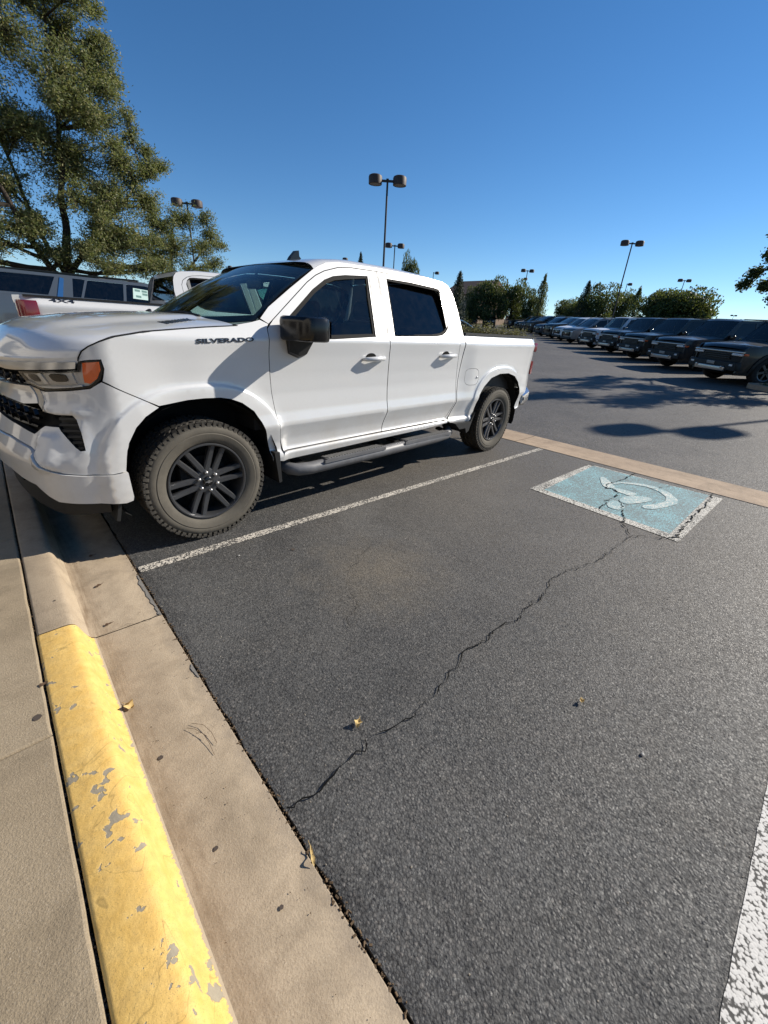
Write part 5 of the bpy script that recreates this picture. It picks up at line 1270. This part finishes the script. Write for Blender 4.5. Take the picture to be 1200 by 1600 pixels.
# dark row of boxy SUVs facing the aisle at an angle
row_o = Vector((17.1, 1.15)); row_d = Vector((.785, .62)).normalized(); head = rad(141)
hum0 = build_car('suv', HUM, P_['blk']); hum0['w_'] = 2.06
hl = [('black', 'nearest black boxy SUV at the right end of the row beside the grass island', 'blk'), ('dg', 'second boxy SUV from the right, dark grey with a pale sunlit hood', 'grn'), ('dgr', 'third boxy SUV from the right, dark green with pale sunlit hood', 'blk2'), ('blk', 'fourth boxy SUV from the right, black, next to the white one', 'blk'), ('wht', 'white boxy SUV, leftmost of the boxy ones beside the silver rounded SUV', 'wht')]
for i, (_, lab, pk) in enumerate(hl):
    r = hum0 if i == 0 else copy_tree(hum0)
    if pk != 'blk': bodyswap(r, P_['blk'], P_[pk])
    c = row_o+row_d*(3.5*i)+Vector((math.cos(head-math.pi/2), math.sin(head-math.pi/2)))*-1.03+Vector((.15*(i % 2), 0)); place(r, c.x, c.y, head); r.scale = (.94, .98, .90); tag(r, lab, 'SUV', 'row of SUVs across the aisle')
x0 = build_car('suv', XOV, P_['sil']); x0['w_'] = 1.95
b0 = build_car('suv', SUBN, P_['sil']); b0['w_'] = 2.06; b0_used = False
xl = [('silver rounded SUV beside the white boxy SUV in the row', 'sil'), ('white rounded SUV behind the silver one in the row', 'wht'), ('black SUV just left of the white rounded SUV', 'blk'), ('dark blue SUV in the row, between a black and a sand SUV', 'blu'), ('sand coloured SUV in the middle of the distant row', 'snd'), ('black SUV left of the sand coloured one in the distant row', 'blk'), ('silver SUV further left in the distant row', 'sil'), ('dark green SUV in the distant row', 'blk2'), ('white SUV near the far end of the row', 'wht'), ('dark grey SUV near the far end of the row', 'grn'), ('black SUV second from the far end of the row', 'blk'), ('dark blue SUV at the far end of the row', 'blu')]
for i, (lab, pk) in enumerate(xl):
    if i in (2, 5, 9): r = b0 if not b0_used else copy_tree(b0); b0_used = True
    else: r = x0 if i == 0 else copy_tree(x0)
    if pk != 'sil': bodyswap(r, P_['sil'], P_[pk])
    c = row_o+row_d*(3.5*5+.6+3.5*i)+Vector((rnd.uniform(-.4, .4), rnd.uniform(-.3, .3))); place(r, c.x, c.y, head+rnd.uniform(-.03, .03)); r.scale = (.95+.1*rnd.random(), 1, (.90 if i in (2, 5, 9) else .97)+.06*rnd.random()); tag(r, lab, 'SUV', 'row of SUVs across the aisle')
# second row behind, nose to nose, only roofs show
back = Vector((math.cos(head), math.sin(head)))*-11.0
labs = ['dark SUV roof showing behind the silver rounded SUV', 'white SUV roof in the second row behind', 'black SUV in the second row, behind the middle of the front row', 'grey SUV in the second row near its far end', 'blue SUV at the far end of the second row', 'black boxy SUV of the second row behind the nearest one', 'silver SUV in the second row behind the boxy ones', 'dark SUV in the second row under the tall lamp post']
for i, (k, pk) in enumerate([(5.2, 'blk'), (6.2, 'wht'), (8.2, 'blk'), (9.3, 'grn'), (11.2, 'blu'), (1.0, 'blk'), (2.1, 'sil'), (3.2, 'grn')]):
    r = copy_tree(x0); bodyswap(r, P_['sil'], P_[pk]); c = row_o+row_d*(3.4*k)+back; place(r, c.x, c.y, head+math.pi); tag(r, labs[i], 'SUV', 'second row of SUVs')
# dark sedan behind the truck bed
sedan = build_car('car', SED, P_['blk']); sedan['w_'] = 1.86; place(sedan, 19.6, 17.0, rad(122)); tag(sedan, 'dark sedan behind the bed of the white pickup, beside the shrubs', 'car')
# two distant pickups facing the camera
swap = {M['white'].name: P_['grn']}
for i, (x, y, pk, lab) in enumerate([(54.5, 38.2, 'grn', 'dark grey pickup truck facing the camera far away, left of the pair'), (56.4, 36.2, 'blk', 'black pickup truck facing the camera far away, right of the pair')]):
    r = copy_tree(x0); bodyswap(r, P_['sil'], P_[pk]); r.scale = (1.1, 1.0, 1.1); place(r, x, y, math.atan2(-y, -x)); r.name = 'suv'; lab = lab.replace('pickup truck', 'SUV'); tag(r, lab, 'SUV', 'distant SUVs facing the camera')
for i, (x, y, lab, pk) in enumerate([(60.0, 34.0, 'silver SUV far behind the row, left of the twin lamp post', 'sil'), (63.0, 31.5, 'dark SUV far behind the row, under the round green trees', 'blk')]):
    r = copy_tree(x0); bodyswap(r, P_['sil'], P_[pk]); place(r, x, y, math.atan2(-y, -x)+.2); tag(r, lab, 'SUV', 'distant SUVs facing the camera')

# ------------------------------------------------------------------ LAMP POSTS
def lamp_meshes():
    mb = MB(); H = 8.25
    mb.tube([(0, 0, .55), (0, 0, H)], [.065, .055], 12); mb.box((0, 0, H+.02), (.14, .14, .10)); pole = mb.mesh('pole'); pole.materials.append(M['pole'])
    mb = MB(); mb.lathe([(0, .30), (.50, .28), (.56, .24), (.56, 0)], axis='Z', n=20); base = mb.mesh('concrete_base'); base.materials.append(mat_conc)
    mb = MB(); mb.box((.20, 0, 8.22), (.34, .10, .10)); arm = mb.mesh('arm'); arm.materials.append(M['pole'])
    mb = MB(); mb.lathe([(-.20, .33), (-.19, .37), (.12, .38), (.19, .35), (.23, .27), (.24, 0)], axis='Z', n=28); head = mb.mesh('lamp_head'); head.shade_smooth(); head.set_sharp_from_angle(angle=rad(40)); head.materials.append(M['lampbrown'])
    mb = MB(); mb.lathe([(-.185, 0), (-.185, .335)], axis='Z', n=24); dif = mb.mesh('diffuser'); dif.materials.append(M['lampglass'])
    return pole, base, arm, head, dif
LM = lamp_meshes()
def lamp(x, y, ang, lab, double=True, hs=1.0):
    r = empty('lamp_post', (x, y, gz(x)), ang)
    for nm, me in (('pole', LM[0]), ('concrete_base', LM[1])):
        o = D.objects.new(nm, me); COL.objects.link(o); o.parent = r
    for s in ((0, math.pi) if double else (0,)):
        o = D.objects.new('arm', LM[2]); COL.objects.link(o); o.parent = r; o.rotation_euler = (0, 0, s)
        h = D.objects.new('lamp_head', LM[3]); COL.objects.link(h); h.parent = r; h.location = (.68*math.cos(s), .68*math.sin(s), 8.24)
        d = D.objects.new('diffuser', LM[4]); COL.objects.link(d); d.parent = h
    r.scale = (hs, hs, hs); tag(r, lab, 'lamp post', 'parking lot lamp posts'); return r
A45 = rad(-44)
lamp(12.7, 33.2, rad(-35), 'twin headed brown lamp post at the right edge of the big tree')
lamp(18.4, 18.3, A45, 'tallest looking twin headed lamp post rising above the roof of the white truck')
lamp(35.6, 35.7, A45, 'smaller twin headed lamp post just right of the tall one over the truck roof')
lamp(40.3, 50.7, rad(60), 'small single headed lamp post left of the narrow conifer above the truck roof', False)
lamp(62.6, 53.8, rad(-30), 'tiny single headed lamp post above the rear of the cab roof', False)
lamp(67.1, 37.6, A45, 'twin headed lamp post standing over the round green trees')
lamp(47.9, 15.5, rad(-50), 'twin headed lamp post rising from the middle of the dark SUV row')
lamp(88.2, 20.7, rad(-50), 'small twin headed lamp post above the broad round tree at the right')
lamp(91.3, 30.7, rad(-30), 'tiny single headed lamp post beside the leaning tall post', False)
lamp(35.6, 80.5, rad(-30), 'tiny lamp post seen above the windshield of the white truck', False)
lamp(78.8, 45.4, rad(-30), 'tiny single lamp post just left of the twin one over the trees', False)
lamp(187.5, 29.1, A45, 'left one of two tiny far lamp posts over the dark SUV roofs')
lamp(214.0, 30.4, A45, 'right one of two tiny far lamp posts over the dark SUV roofs')
off = (9.25-.15)/math.tan(rad(SUN_EL))
lamp(7.5+off*math.cos(rad(SUN_AZ)), -.64+off*math.sin(rad(SUN_AZ)), rad(-45), 'twin headed lamp post standing outside the frame whose shadow crosses the aisle')

# ------------------------------------------------------------------ TREES
mat_bark = simple('dark_bark', (.045, .036, .028), .9, 0, .2, .4, 12, 0, .6)
mat_loc = leaf_mat('honey_locust_leaves', [(.09, .12, .04), (.13, .165, .06), (.19, .21, .085), (.29, .26, .12), (.17, .20, .10)], .45)
mat_dk = leaf_mat('dark_green_leaves', [(.022, .042, .014), (.038, .065, .020), (.060, .090, .026), (.10, .115, .035)], .35)
mat_con = leaf_mat('conifer_needles', [(.012, .022, .014), (.020, .034, .020), (.032, .048, .026)], .1)
mat_yl = leaf_mat('yellow_green_leaves', [(.05, .065, .02), (.10, .11, .035), (.17, .16, .06)], .35)
mat_sh = leaf_mat('dry_shrub_leaves', [(.08, .085, .03), (.16, .15, .055), (.28, .24, .09), (.38, .33, .16)], .3)
def leafquads(V, F, c, n, spread, L, W, r, flat=0.0, droop=0.0):
    for _ in range(n):
        p = c+Vector((r.gauss(0, 1), r.gauss(0, 1), r.gauss(0, 1)*(1-flat)))*spread
        d = Vector((r.gauss(0, 1), r.gauss(0, 1), r.gauss(0, .7)-droop)); d.normalize(); s = d.cross(Vector((r.gauss(0, 1), r.gauss(0, 1), r.gauss(0, 1)))); s.normalize()
        l = L*r.uniform(.6, 1.3); w = W*r.uniform(.7, 1.2); b = len(V)
        V += [tuple(p-d*l/2), tuple(p+s*w/2), tuple(p+d*l/2), tuple(p-s*w/2)]; F.append((b, b+1, b+2, b+3))
def big_tree(name, base, stems, clusters, lab, seed, dens_k=1.7, L=.085, W=.026, leafm=None):
    r = random.Random(seed); root = empty(name, base); tag(root, lab, 'tree', 'leafy trees'); base = Vector(base)
    tb = MB(); lb = MB(); V = []; F = []
    nodes = []
    for st in stems:   # polyline in world coordinates with radii
        pts = [Vector(p[:3])-base for p in st]; rr_ = [p[3] for p in st]
        P = []; R_ = []
        for i in range(len(pts)-1):
            for k in range(5):
                t = k/5; q = pts[i].lerp(pts[i+1], t); q += Vector((noise.noise(q*1.3+Vector((seed, 0, 0))), noise.noise(q*1.3+Vector((0, seed, 5))), 0))*.10*(1 if i else t); P.append(q); R_.append(rr_[i]+(rr_[i+1]-rr_[i])*t)
        P.append(pts[-1]); R_.append(rr_[-1]); tb.tube(P, R_, 9); nodes += list(zip(P[2:], R_[2:]))
    tb.build('trunk', mat_bark, root, True)
    for cl in clusters:
        c = Vector(cl[:3])-base; R = cl[3]; dn = cl[4] if len(cl) > 4 else 1.0
        # limb from the closest lower node
        best = min(nodes, key=lambda q: (q[0]-c).length+1.6*max(0, q[0].z-c.z+R*.4)); a = best[0]; rad0 = min(best[1]*.7, .05+.01*R); mid = a.lerp(c, .5)+Vector((0, 0, -.12*(c-a).length))+Vector((r.gauss(0, .1), r.gauss(0, .1), 0))
        P = [a.lerp(mid, t/4).lerp(mid.lerp(c, t/4), t/4) for t in range(5)]
        lb.tube(P, [rad0*(1-.7*t/4)+.006 for t in range(5)], 5, False)
        nt_ = int(26*R*R*dn*dens_k*1.5)+6
        for k in range(nt_):
            d = Vector((r.gauss(0, 1), r.gauss(0, 1), r.gauss(0, .75))); d.normalize(); tip = c+d*R*(r.random()**.45); s0 = P[r.choice((2, 3, 4))].lerp(c, r.random()*.4)
            m2 = s0.lerp(tip, .55)+Vector((r.gauss(0, .05), r.gauss(0, .05), .06*R))
            lb.tube([s0, m2, tip], [.012, .007, .003], 3, False)
            for q in range(9):
                t = .25+.75*r.random(); p = s0.lerp(m2, t*2) if t < .5 else m2.lerp(tip, t*2-1)
                leafquads(V, F, p, 8, .085, L, W, r, .2, .35)
    lb.build('limb', mat_bark, root)
    me = D.meshes.new('crown'); me.from_pydata(V, [], F); o = link('crown', me, leafm or mat_loc, root); 
    return len(F)
TYB = 13.0
base1 = (1.75, 13.2, 0.0)
stems = [[(1.75, 13.2, 0, .22), (1.85, 13.2, 1.5, .18), (1.95, 13.2, 2.6, .15), (2.1, 13.2, 3.8, .11), (2.35, 13.2, 5.2, .07), (2.6, 13.2, 7.0, .04), (2.7, 13.2, 8.6, .02)],
         [(1.85, 13.2, 1.6, .13), (1.3, 13.0, 2.8, .10), (.8, 12.9, 4.2, .07), (.5, 12.8, 6.0, .04), (.5, 12.8, 7.5, .02)],
         [(1.95, 13.2, 2.3, .10), (2.7, 13.1, 3.3, .075), (3.4, 13.0, 4.1, .05), (4.2, 12.9, 4.9, .02)],
         [(1.9, 13.2, 2.0, .09), (1.4, 13.6, 3.4, .07), (1.2, 13.9, 5.2, .04)]]
def wpt(x, z, dy=0): return (x, 13.0+dy, z)
cl = [(2.5, 12.6, 8.4, 1.2), (1.4, 13.2, 8.2, 1.3), (3.0, 13.5, 7.6, .95), (3.45, 12.9, 7.0, .75), (.4, 13, 7.6, 1.2), (-.6, 13, 6.8, 1.2), (1.6, 12.4, 6.8, 1.1), (2.6, 12.5, 6.3, 1.0), (3.35, 13.2, 5.95, .75), (3.5, 12.8, 6.6, .5), (.6, 12.3, 5.8, 1.1), (-.5, 12.6, 5.2, 1.1),
      (1.6, 13.5, 5.4, 1.1, .8), (2.6, 13.3, 5.1, .95), (3.5, 12.8, 5.05, .75), (4.35, 12.9, 5.15, .45), (4.75, 13.0, 5.35, .30), (3.3, 12.6, 4.2, .85), (4.2, 12.9, 4.3, .5), (2.3, 12.6, 4.0, .8, .6), (.4, 13.3, 4.2, 1.0, .8), (-.6, 13, 3.6, 1.0), (.3, 12.6, 3.0, .9), (1.1, 12.8, 3.2, .6, .6),
      (2.8, 12.8, 3.1, .75), (3.7, 12.7, 3.25, .75), (1.7, 12.9, 2.7, .7), (2.9, 12.4, 2.5, .6), (4.3, 12.7, 2.7, .55), (-1.5, 13, 5.8, 1.3), (-1.4, 13, 4.2, 1.2), (1.9, 13.8, 9.2, 1.0), (0.6, 13.8, 9.0, 1.1), (3.2, 13.2, 8.5, .8), (2.9, 13.0, 9.3, .9), (3.75, 13.0, 7.4, .45), (1.2, 13, 10.2, 1.2), (-.8, 13, 8.2, 1.3), (4.0, 13.0, 5.75, .3), (3.9, 13.0, 4.7, .4)]
rb_ = random.Random(77); bnd = [(2.4, 4.6), (3.0, 4.4), (4.2, 4.5), (4.9, 4.35), (5.4, 4.75), (6.0, 4.2), (7.3, 4.0), (8.3, 3.7), (9.5, 3.3)]
for _ in range(64):
    z = rb_.uniform(2.5, 9.6); R0 = rb_.uniform(.38, .72); x = rb_.uniform(-1.6, interp(z, bnd)-R0*.9); cl.append((x, rb_.uniform(12.2, 14.2), z, R0, .9))
for z, dx in ((2.8, .2), (3.4, .1), (4.4, .15), (5.0, .1), (5.6, .1), (6.3, .12), (6.9, .1), (7.6, .1), (8.1, .05), (8.8, .1)): cl.append((interp(z, bnd)-.05-dx, 13.0, z, .24, 1.3))
stems = [[(a, b, c, d*.72) for a, b, c, d in st] for st in stems]
big_tree('honey_locust_tree', base1, stems, cl, 'big feathery honey locust tree at the left, filling the corner above the grey SUV', 11)
stems2 = [[(4.6, 14.2, 0, .13), (4.7, 14.2, 1.4, .11), (4.9, 14.2, 2.6, .07), (5.2, 14.2, 4.0, .03)], [(4.75, 14.2, 1.8, .07), (5.6, 14.1, 2.9, .04), (6.4, 14.0, 3.9, .015)]]
cl2 = [(4.6, 14.0, 4.1, .8), (5.4, 14.0, 4.25, .7), (5.0, 13.6, 3.4, .8), (5.9, 13.8, 3.5, .6), (4.3, 13.8, 3.2, .7), (5.6, 13.6, 2.8, .6), (6.3, 13.9, 3.95, .4), (6.7, 14.0, 3.7, .28), (6.4, 13.9, 3.1, .4), (6.1, 13.8, 2.4, .4), (4.8, 13.6, 2.4, .6), (6.2, 13.9, 4.4, .35)]
big_tree('honey_locust_tree', (4.6, 14.2, 0), stems2, cl2, 'lower honey locust tree reaching right towards the brown lamp post, above the windshield', 12)
# tree at the right, mostly outside the frame
g0 = gz(18.9)
stems3 = [[(18.8, -3.3, g0, .15), (18.8, -3.2, g0+1.6, .12), (19.0, -2.6, g0+3.2, .08), (19.3, -2.2, g0+5.0, .04), (19.4, -2.1, g0+6.1, .015)], [(18.8, -3.2, g0+1.6, .07), (18.9, -1.8, g0+2.7, .05), (19.3, -.6, g0+3.2, .03), (19.45, .3, g0+3.5, .012)]]
cl3 = [(19.5, .45, 4.25, .34), (19.4, .75, 3.75, .2), (19.4, .85, 3.4, .16), (19.6, .42, 4.85, .28), (19.5, .35, 5.15, .25), (19.4, .3, 3.4, .28), (19.5, .0, 3.1, .3), (19.5, .1, 3.9, .35), (19.6, -.2, 4.4, .5), (19.8, -.9, 5.3, .8), (19.2, -1.6, 6.0, .8), (19.9, -1.9, 6.9, .7), (18.4, -2.2, 4.4, .8), (18.6, -2.7, 5.4, .8), (19.6, -3.0, 5.7, .8), (19.4, -1.4, 4.0, .8), (19.9, -2.6, 4.6, .8), (19.2, -3.5, 4.4, .8), (18.3, -3.3, 3.7, .7), (20.3, -1.6, 4.8, .7), (19.3, -2.5, 3.4, .6)]
big_tree('broadleaf_tree', (18.6, -4.4, g0), stems3, cl3, 'dark broadleaf tree whose twigs reach in at the right edge of the photo', 13, .5, .11, .06, mat_dk)
# background trees
def crown_mesh(kind, seed):
    r = random.Random(seed); V = []; F = []
    if kind == 'round':
        blobs = []
        for k in range(26):
            a = r.uniform(0, 6.283); z = r.uniform(.25, .9); rad_ = (1-((z-.52)/.52)**2)**.5*r.uniform(.25, .85); blobs.append((Vector((math.cos(a)*rad_*.80, math.sin(a)*rad_*.80, z)), r.uniform(.16, .30)))
        for c, R in blobs:
            for k in range(330):
                d = Vector((r.gauss(0, 1), r.gauss(0, 1), r.gauss(0, 1))).normalized()*R*(r.uniform(.6, 1.05)); p = c+Vector((d.x*1.5, d.y*1.5, d.z*.62))
                leafquads(V, F, p, 1, .01, .058, .042, r)
    elif kind == 'conifer':
        for lv in range(46):
            z = .06+.92*lv/46; R = .95*(1-z)**.82*r.uniform(.75, 1.1)+.03
            for k in range(int(10+24*R)):
                a = r.uniform(0, 6.283)
                for q in range(6):
                    t = (q+r.random())/6; p = Vector((math.cos(a)*R*t, math.sin(a)*R*t, z-.06*t*R+r.gauss(0, .006))); leafquads(V, F, p, 1, .02, .075, .022, r, .5, .2)
    elif kind == 'poplar':
        for k in range(2600):
            z = r.uniform(.10, 1); R = (math.sin(math.pi*min(1, z**.8))**.6)*.8*(.7+.5*noise.noise(Vector((z*7, seed, 0)))); a = r.uniform(0, 6.283); q = r.random()**.5; lump = .75+.5*noise.noise(Vector((math.cos(a)*1.5, math.sin(a)*1.5, z*9+seed)))
            leafquads(V, F, Vector((math.cos(a)*R*q*lump, math.sin(a)*R*q*lump, z)), 1, .03, .06, .045, r)
    me = D.meshes.new('crown'); me.from_pydata(V, [], F); return me
CR = {('round', i): crown_mesh('round', 20+i) for i in range(3)}; CR.update({('conifer', i): crown_mesh('conifer', 30+i) for i in range(2)}); CR[('poplar', 0)] = crown_mesh('poplar', 41)
trk = MB(); trk.tube([(0, 0, 0), (.02, 0, .3), (0, .02, .75)], [.035, .026, .01], 8)
trk = trk.mesh('trunk'); trk.materials.append(mat_bark)
def bgtree(kind, v, x, y, h, R, mat, nm, lab):
    r = empty(nm, (x, y, gz(x)-.1), v*1.3+x); tag(r, lab, 'tree', 'trees beyond the lot')
    t = D.objects.new('trunk', trk); COL.objects.link(t); t.parent = r; t.scale = (h, h, h)
    me = CR[(kind, v)]
    if not me.materials: me.materials.append(mat)
    c = D.objects.new('crown', me); COL.objects.link(c); c.parent = r; c.scale = (R, R, h)
    if me.materials[0] != mat: c.material_slots[0].link = 'OBJECT'; c.material_slots[0].material = mat
bgtree('conifer', 0, 47.0, 55.6, 10.3, 1.9, mat_con, 'conifer_tree', 'narrow conifer top showing above the front door roof line')
bgtree('round', 1, 49.4, 46.7, 9.5, 1.7, mat_dk, 'broadleaf_tree', 'dark egg shaped tree top above the rear door roof line')
bgtree('conifer', 1, 50.5, 38.0, 7.2, 2.3, mat_con, 'conifer_tree', 'blue green spruce just behind the truck cab')
bgtree('round', 0, 54.2, 38.1, 5.5, 1.5, mat_dk, 'broadleaf_tree', 'small dark tree tucked against the spruce')
bgtree('round', 1, 57.3, 37.1, 6.7, 3.1, mat_dk, 'broadleaf_tree', 'broad round green tree right of the spruce')
bgtree('round', 2, 60.8, 35.4, 6.6, 2.7, mat_dk, 'broadleaf_tree', 'round green tree below the twin lamp post')
bgtree('round', 0, 60.4, 32.3, 5.5, 1.9, mat_dk, 'broadleaf_tree', 'lower round tree between the twin lamp post and the yellowish poplar')
bgtree('poplar', 0, 52.3, 26.2, 6.2, 1.7, mat_yl, 'poplar_tree', 'airy yellow green poplar over the middle of the SUV row')
bgtree('round', 2, 81.0, 36.0, 5.4, 3.0, mat_dk, 'broadleaf_tree', 'far low tree just right of the poplar')
bgtree('round', 1, 78.0, 33.0, 4.6, 2.6, mat_dk, 'broadleaf_tree', 'farthest low tree between the poplar and the dark conifer')
bgtree('conifer', 0, 68.3, 27.7, 6.9, 2.2, mat_con, 'conifer_tree', 'dark conifer left of the leaning lamp post')
bgtree('round', 0, 69.2, 25.6, 6.4, 3.3, mat_dk, 'broadleaf_tree', 'large dark tree behind the leaning lamp post')
bgtree('round', 2, 74.7, 24.6, 6.0, 2.2, mat_dk, 'broadleaf_tree', 'dark tree immediately right of the leaning lamp post')
bgtree('poplar', 0, 66.0, 19.7, 5.5, 1.9, mat_dk, 'broadleaf_tree', 'upright dark tree between the leaning post and the broad round tree')
bgtree('round', 1, 57.6, 12.9, 5.0, 4.4, mat_dk, 'broadleaf_tree', 'broadest round tree, low and wide above the boxy SUVs')
bgtree('round', 2, 58.6, 12.2, 4.9, 4.2, mat_dk, 'broadleaf_tree', 'dense tree making the right half of the broad round crown')
bgtree('round', 0, 59.2, 14.0, 4.8, 3.6, mat_dk, 'broadleaf_tree', 'dense tree making the left half of the broad round crown')
bgtree('conifer', 1, 63.3, 10.9, 4.0, 1.8, mat_con, 'conifer_tree', 'small open conifer at the right edge of the broad round tree')
bgtree('round', 0, 62, 15.3, 4.5, 2.4, mat_dk, 'broadleaf_tree', 'small round tree at the left flank of the broad round tree')
bld = empty('added_bounce_building', (-7.2, 4, 0)); tag(bld, 'unseen pale stucco building added left of the frame to bounce light onto the truck', 'building')  # added out of view: its pale wall reflects sunlight onto the truck's front
mst = simple('pale_bounce_stucco', (.46, .43, .38), .9, 0, .3, .06, 2, 0, .1)
mb = MB(); mb.box((-4, 0, 3.0), (8, 34, 6.0)); mb.build('wall', mst, bld)
mb = MB(); mb.box((-4, 0, 6.2), (8.5, 34.6, .4)); mb.build('roof', simple('grey_parapet', (.2, .2, .2), .8), bld)
for k in range(7):
    mb = MB(); mb.box((.03, -14+4.6*k, 1.7), (.08, 2.6, 2.6)); w_ = mb.build('window', M['tint'], bld)
    mb = MB()
    for dy in (-1.35, 1.35): mb.box((.06, -14+4.6*k+dy, 1.7), (.12, .10, 2.8))
    for dz in (.35, 3.05): mb.box((.06, -14+4.6*k, dz), (.12, 2.8, .10))
    mb.build('frame', M['pole'], w_)
# shrubs in the island behind the truck bed
isl = MB(); P = [(17.4, 14.4), (19.2, 14.2), (22.6, 10.8), (22.4, 9.6), (20.6, 10.2), (18.0, 12.2)]
P = smoothpoly(P, 2); isl.prism(P, lambda x, y: (x, y, gz(x)+.14), lambda x, y: (x, y, gz(x)-.1)); isl = isl.build('planting_island', mat_dirt, None); tag(isl, 'kerbed planting island behind the truck bed', kind='structure')
r_ = random.Random(8)
for i, (x, y, h, w, lab) in enumerate([(18.5, 13.0, 1.45, 1.0, 'leftmost dry yellow shrub behind the truck bed'), (19.2, 12.3, 1.45, 1.0, 'second dry yellow shrub from the left behind the truck bed'), (20.0, 11.6, 1.4, .95, 'third dry yellow shrub behind the truck bed'), (20.8, 11.0, 1.3, .9, 'fourth dry shrub, lower, behind the truck bed'), (21.5, 10.4, 1.05, .8, 'rightmost and lowest dry shrub, ending the island')]):
    rt_ = empty('shrub', (x, y, gz(x)+.12)); tag(rt_, lab, 'shrub', 'dry shrubs in the island'); V = []; F = []; tb = MB()
    for k in range(120):
        a = r_.uniform(0, 6.283); q = r_.random()**.5*w; tip = Vector((math.cos(a)*q, math.sin(a)*q, h*r_.uniform(.5, 1)*(1-.3*q/w))); tb.tube([(0, 0, 0), tip*.5+Vector((0, 0, .1)), tip], [.012, .007, .003], 3, False)
        for j in range(5): leafquads(V, F, tip*(.45+.55*j/4), 5, .07, .09, .03, r_)
    me = D.meshes.new('foliage'); me.from_pydata(V, [], F); link('foliage', me, mat_sh, rt_); tb.build('stem', mat_twig, rt_)
# grass island at the right with kerb and tree
gi = empty('grass_island'); tag(gi, 'kerbed grass island at the right end of the SUV row', kind='structure')
P = smoothpoly([(15.9, -.55), (16.5, -1.25), (19.0, -2.0), (23, -2.8), (24, -7), (18, -9), (14.6, -5.5), (15.0, -1.9)], 3)
mb = MB(); n = len(P); cx = sum(p[0] for p in P)/n; cy = sum(p[1] for p in P)/n
In = shrink(P, .16)
mb.add([(x, y, gz(x)-.1) for x, y in P]+[(x, y, gz(x)+.13) for x, y in P]+[(x, y, gz(x)+.13) for x, y in In]+[(x, y, gz(x)+.05) for x, y in In], [(k*n+i, k*n+(i+1) % n, (k+1)*n+(i+1) % n, (k+1)*n+i) for k in range(3) for i in range(n)])
mb.build('kerb_edge', mat_strip, gi)
mb = MB(); mb.add([(x, y, gz(x)+.09) for x, y in In], [tuple(range(n))]); mb.build('lawn_bed', simple('grass_soil', (.035, .045, .015), .9, 0, .2, .4, 20), gi)
V = []; F = []
for k in range(14000):
    x = r_.uniform(14.6, 22); y = r_.uniform(-8, -1)
    if not inpoly(x, y, In): continue
    a = r_.uniform(0, 6.283); h = r_.uniform(.05, .13); b = len(V); z = gz(x)+.09; V += [(x-.012*math.cos(a), y-.012*math.sin(a), z), (x+.012*math.cos(a), y+.012*math.sin(a), z), (x+r_.gauss(0, .03), y+r_.gauss(0, .03), z+h)]; F.append((b, b+1, b+2))
me = D.meshes.new('grass'); me.from_pydata(V, [], F); o = link('grass', me, leaf_mat('lawn_grass', [(.03, .055, .015), (.05, .08, .02), (.09, .10, .03)], .2), None); tag(o, 'short green grass on the kerbed island beside the black SUV', 'grass', kind='stuff')
# distant house roof between the trees
hs = empty('house', (74, 52, gz(75))); tag(hs, 'brown house glimpsed between the spruce and the round tree', 'house')
mb = MB(); mb.box((0, 0, 2.4), (10, 8, 4.8)); wl = mb.build('wall', simple('tan_stucco', (.28, .20, .14), .9), hs)
mb = MB(); mb.prism([(-5.6, 4.8), (5.6, 4.8), (0, 7.6)], lambda x, z: (x, -4.6, z), lambda x, z: (x, 4.6, z)); mb.build('roof', simple('brown_roof_tiles', (.12, .07, .05), .9), hs)
for k in (-2.6, 0, 2.6):
    mb = MB(); mb.box((-5.02, k, 3.2), (.06, 1.2, 1.4)); mb.build('window', M['tint'], hs)
# far-off wood closing the horizon
V = []; F = []
for k in range(9000):
    t = r_.random(); x = 120+r_.gauss(0, 14)+20*math.sin(t*9); y = -60+t*330; R = 1+.6*noise.noise(Vector((y*.06, 3, 0))); z = gz(75)+abs(r_.gauss(0, 1.2))*R
    leafquads(V, F, Vector((x, y, min(z, gz(75)+2.6*R))), 1, .3, 1.4, .9, r_)
me = D.meshes.new('distant_wood'); me.from_pydata(V, [], F); o = link('distant_wood', me, mat_dk, None); tag(o, 'far low belt of trees along the horizon', 'woodland', kind='stuff')
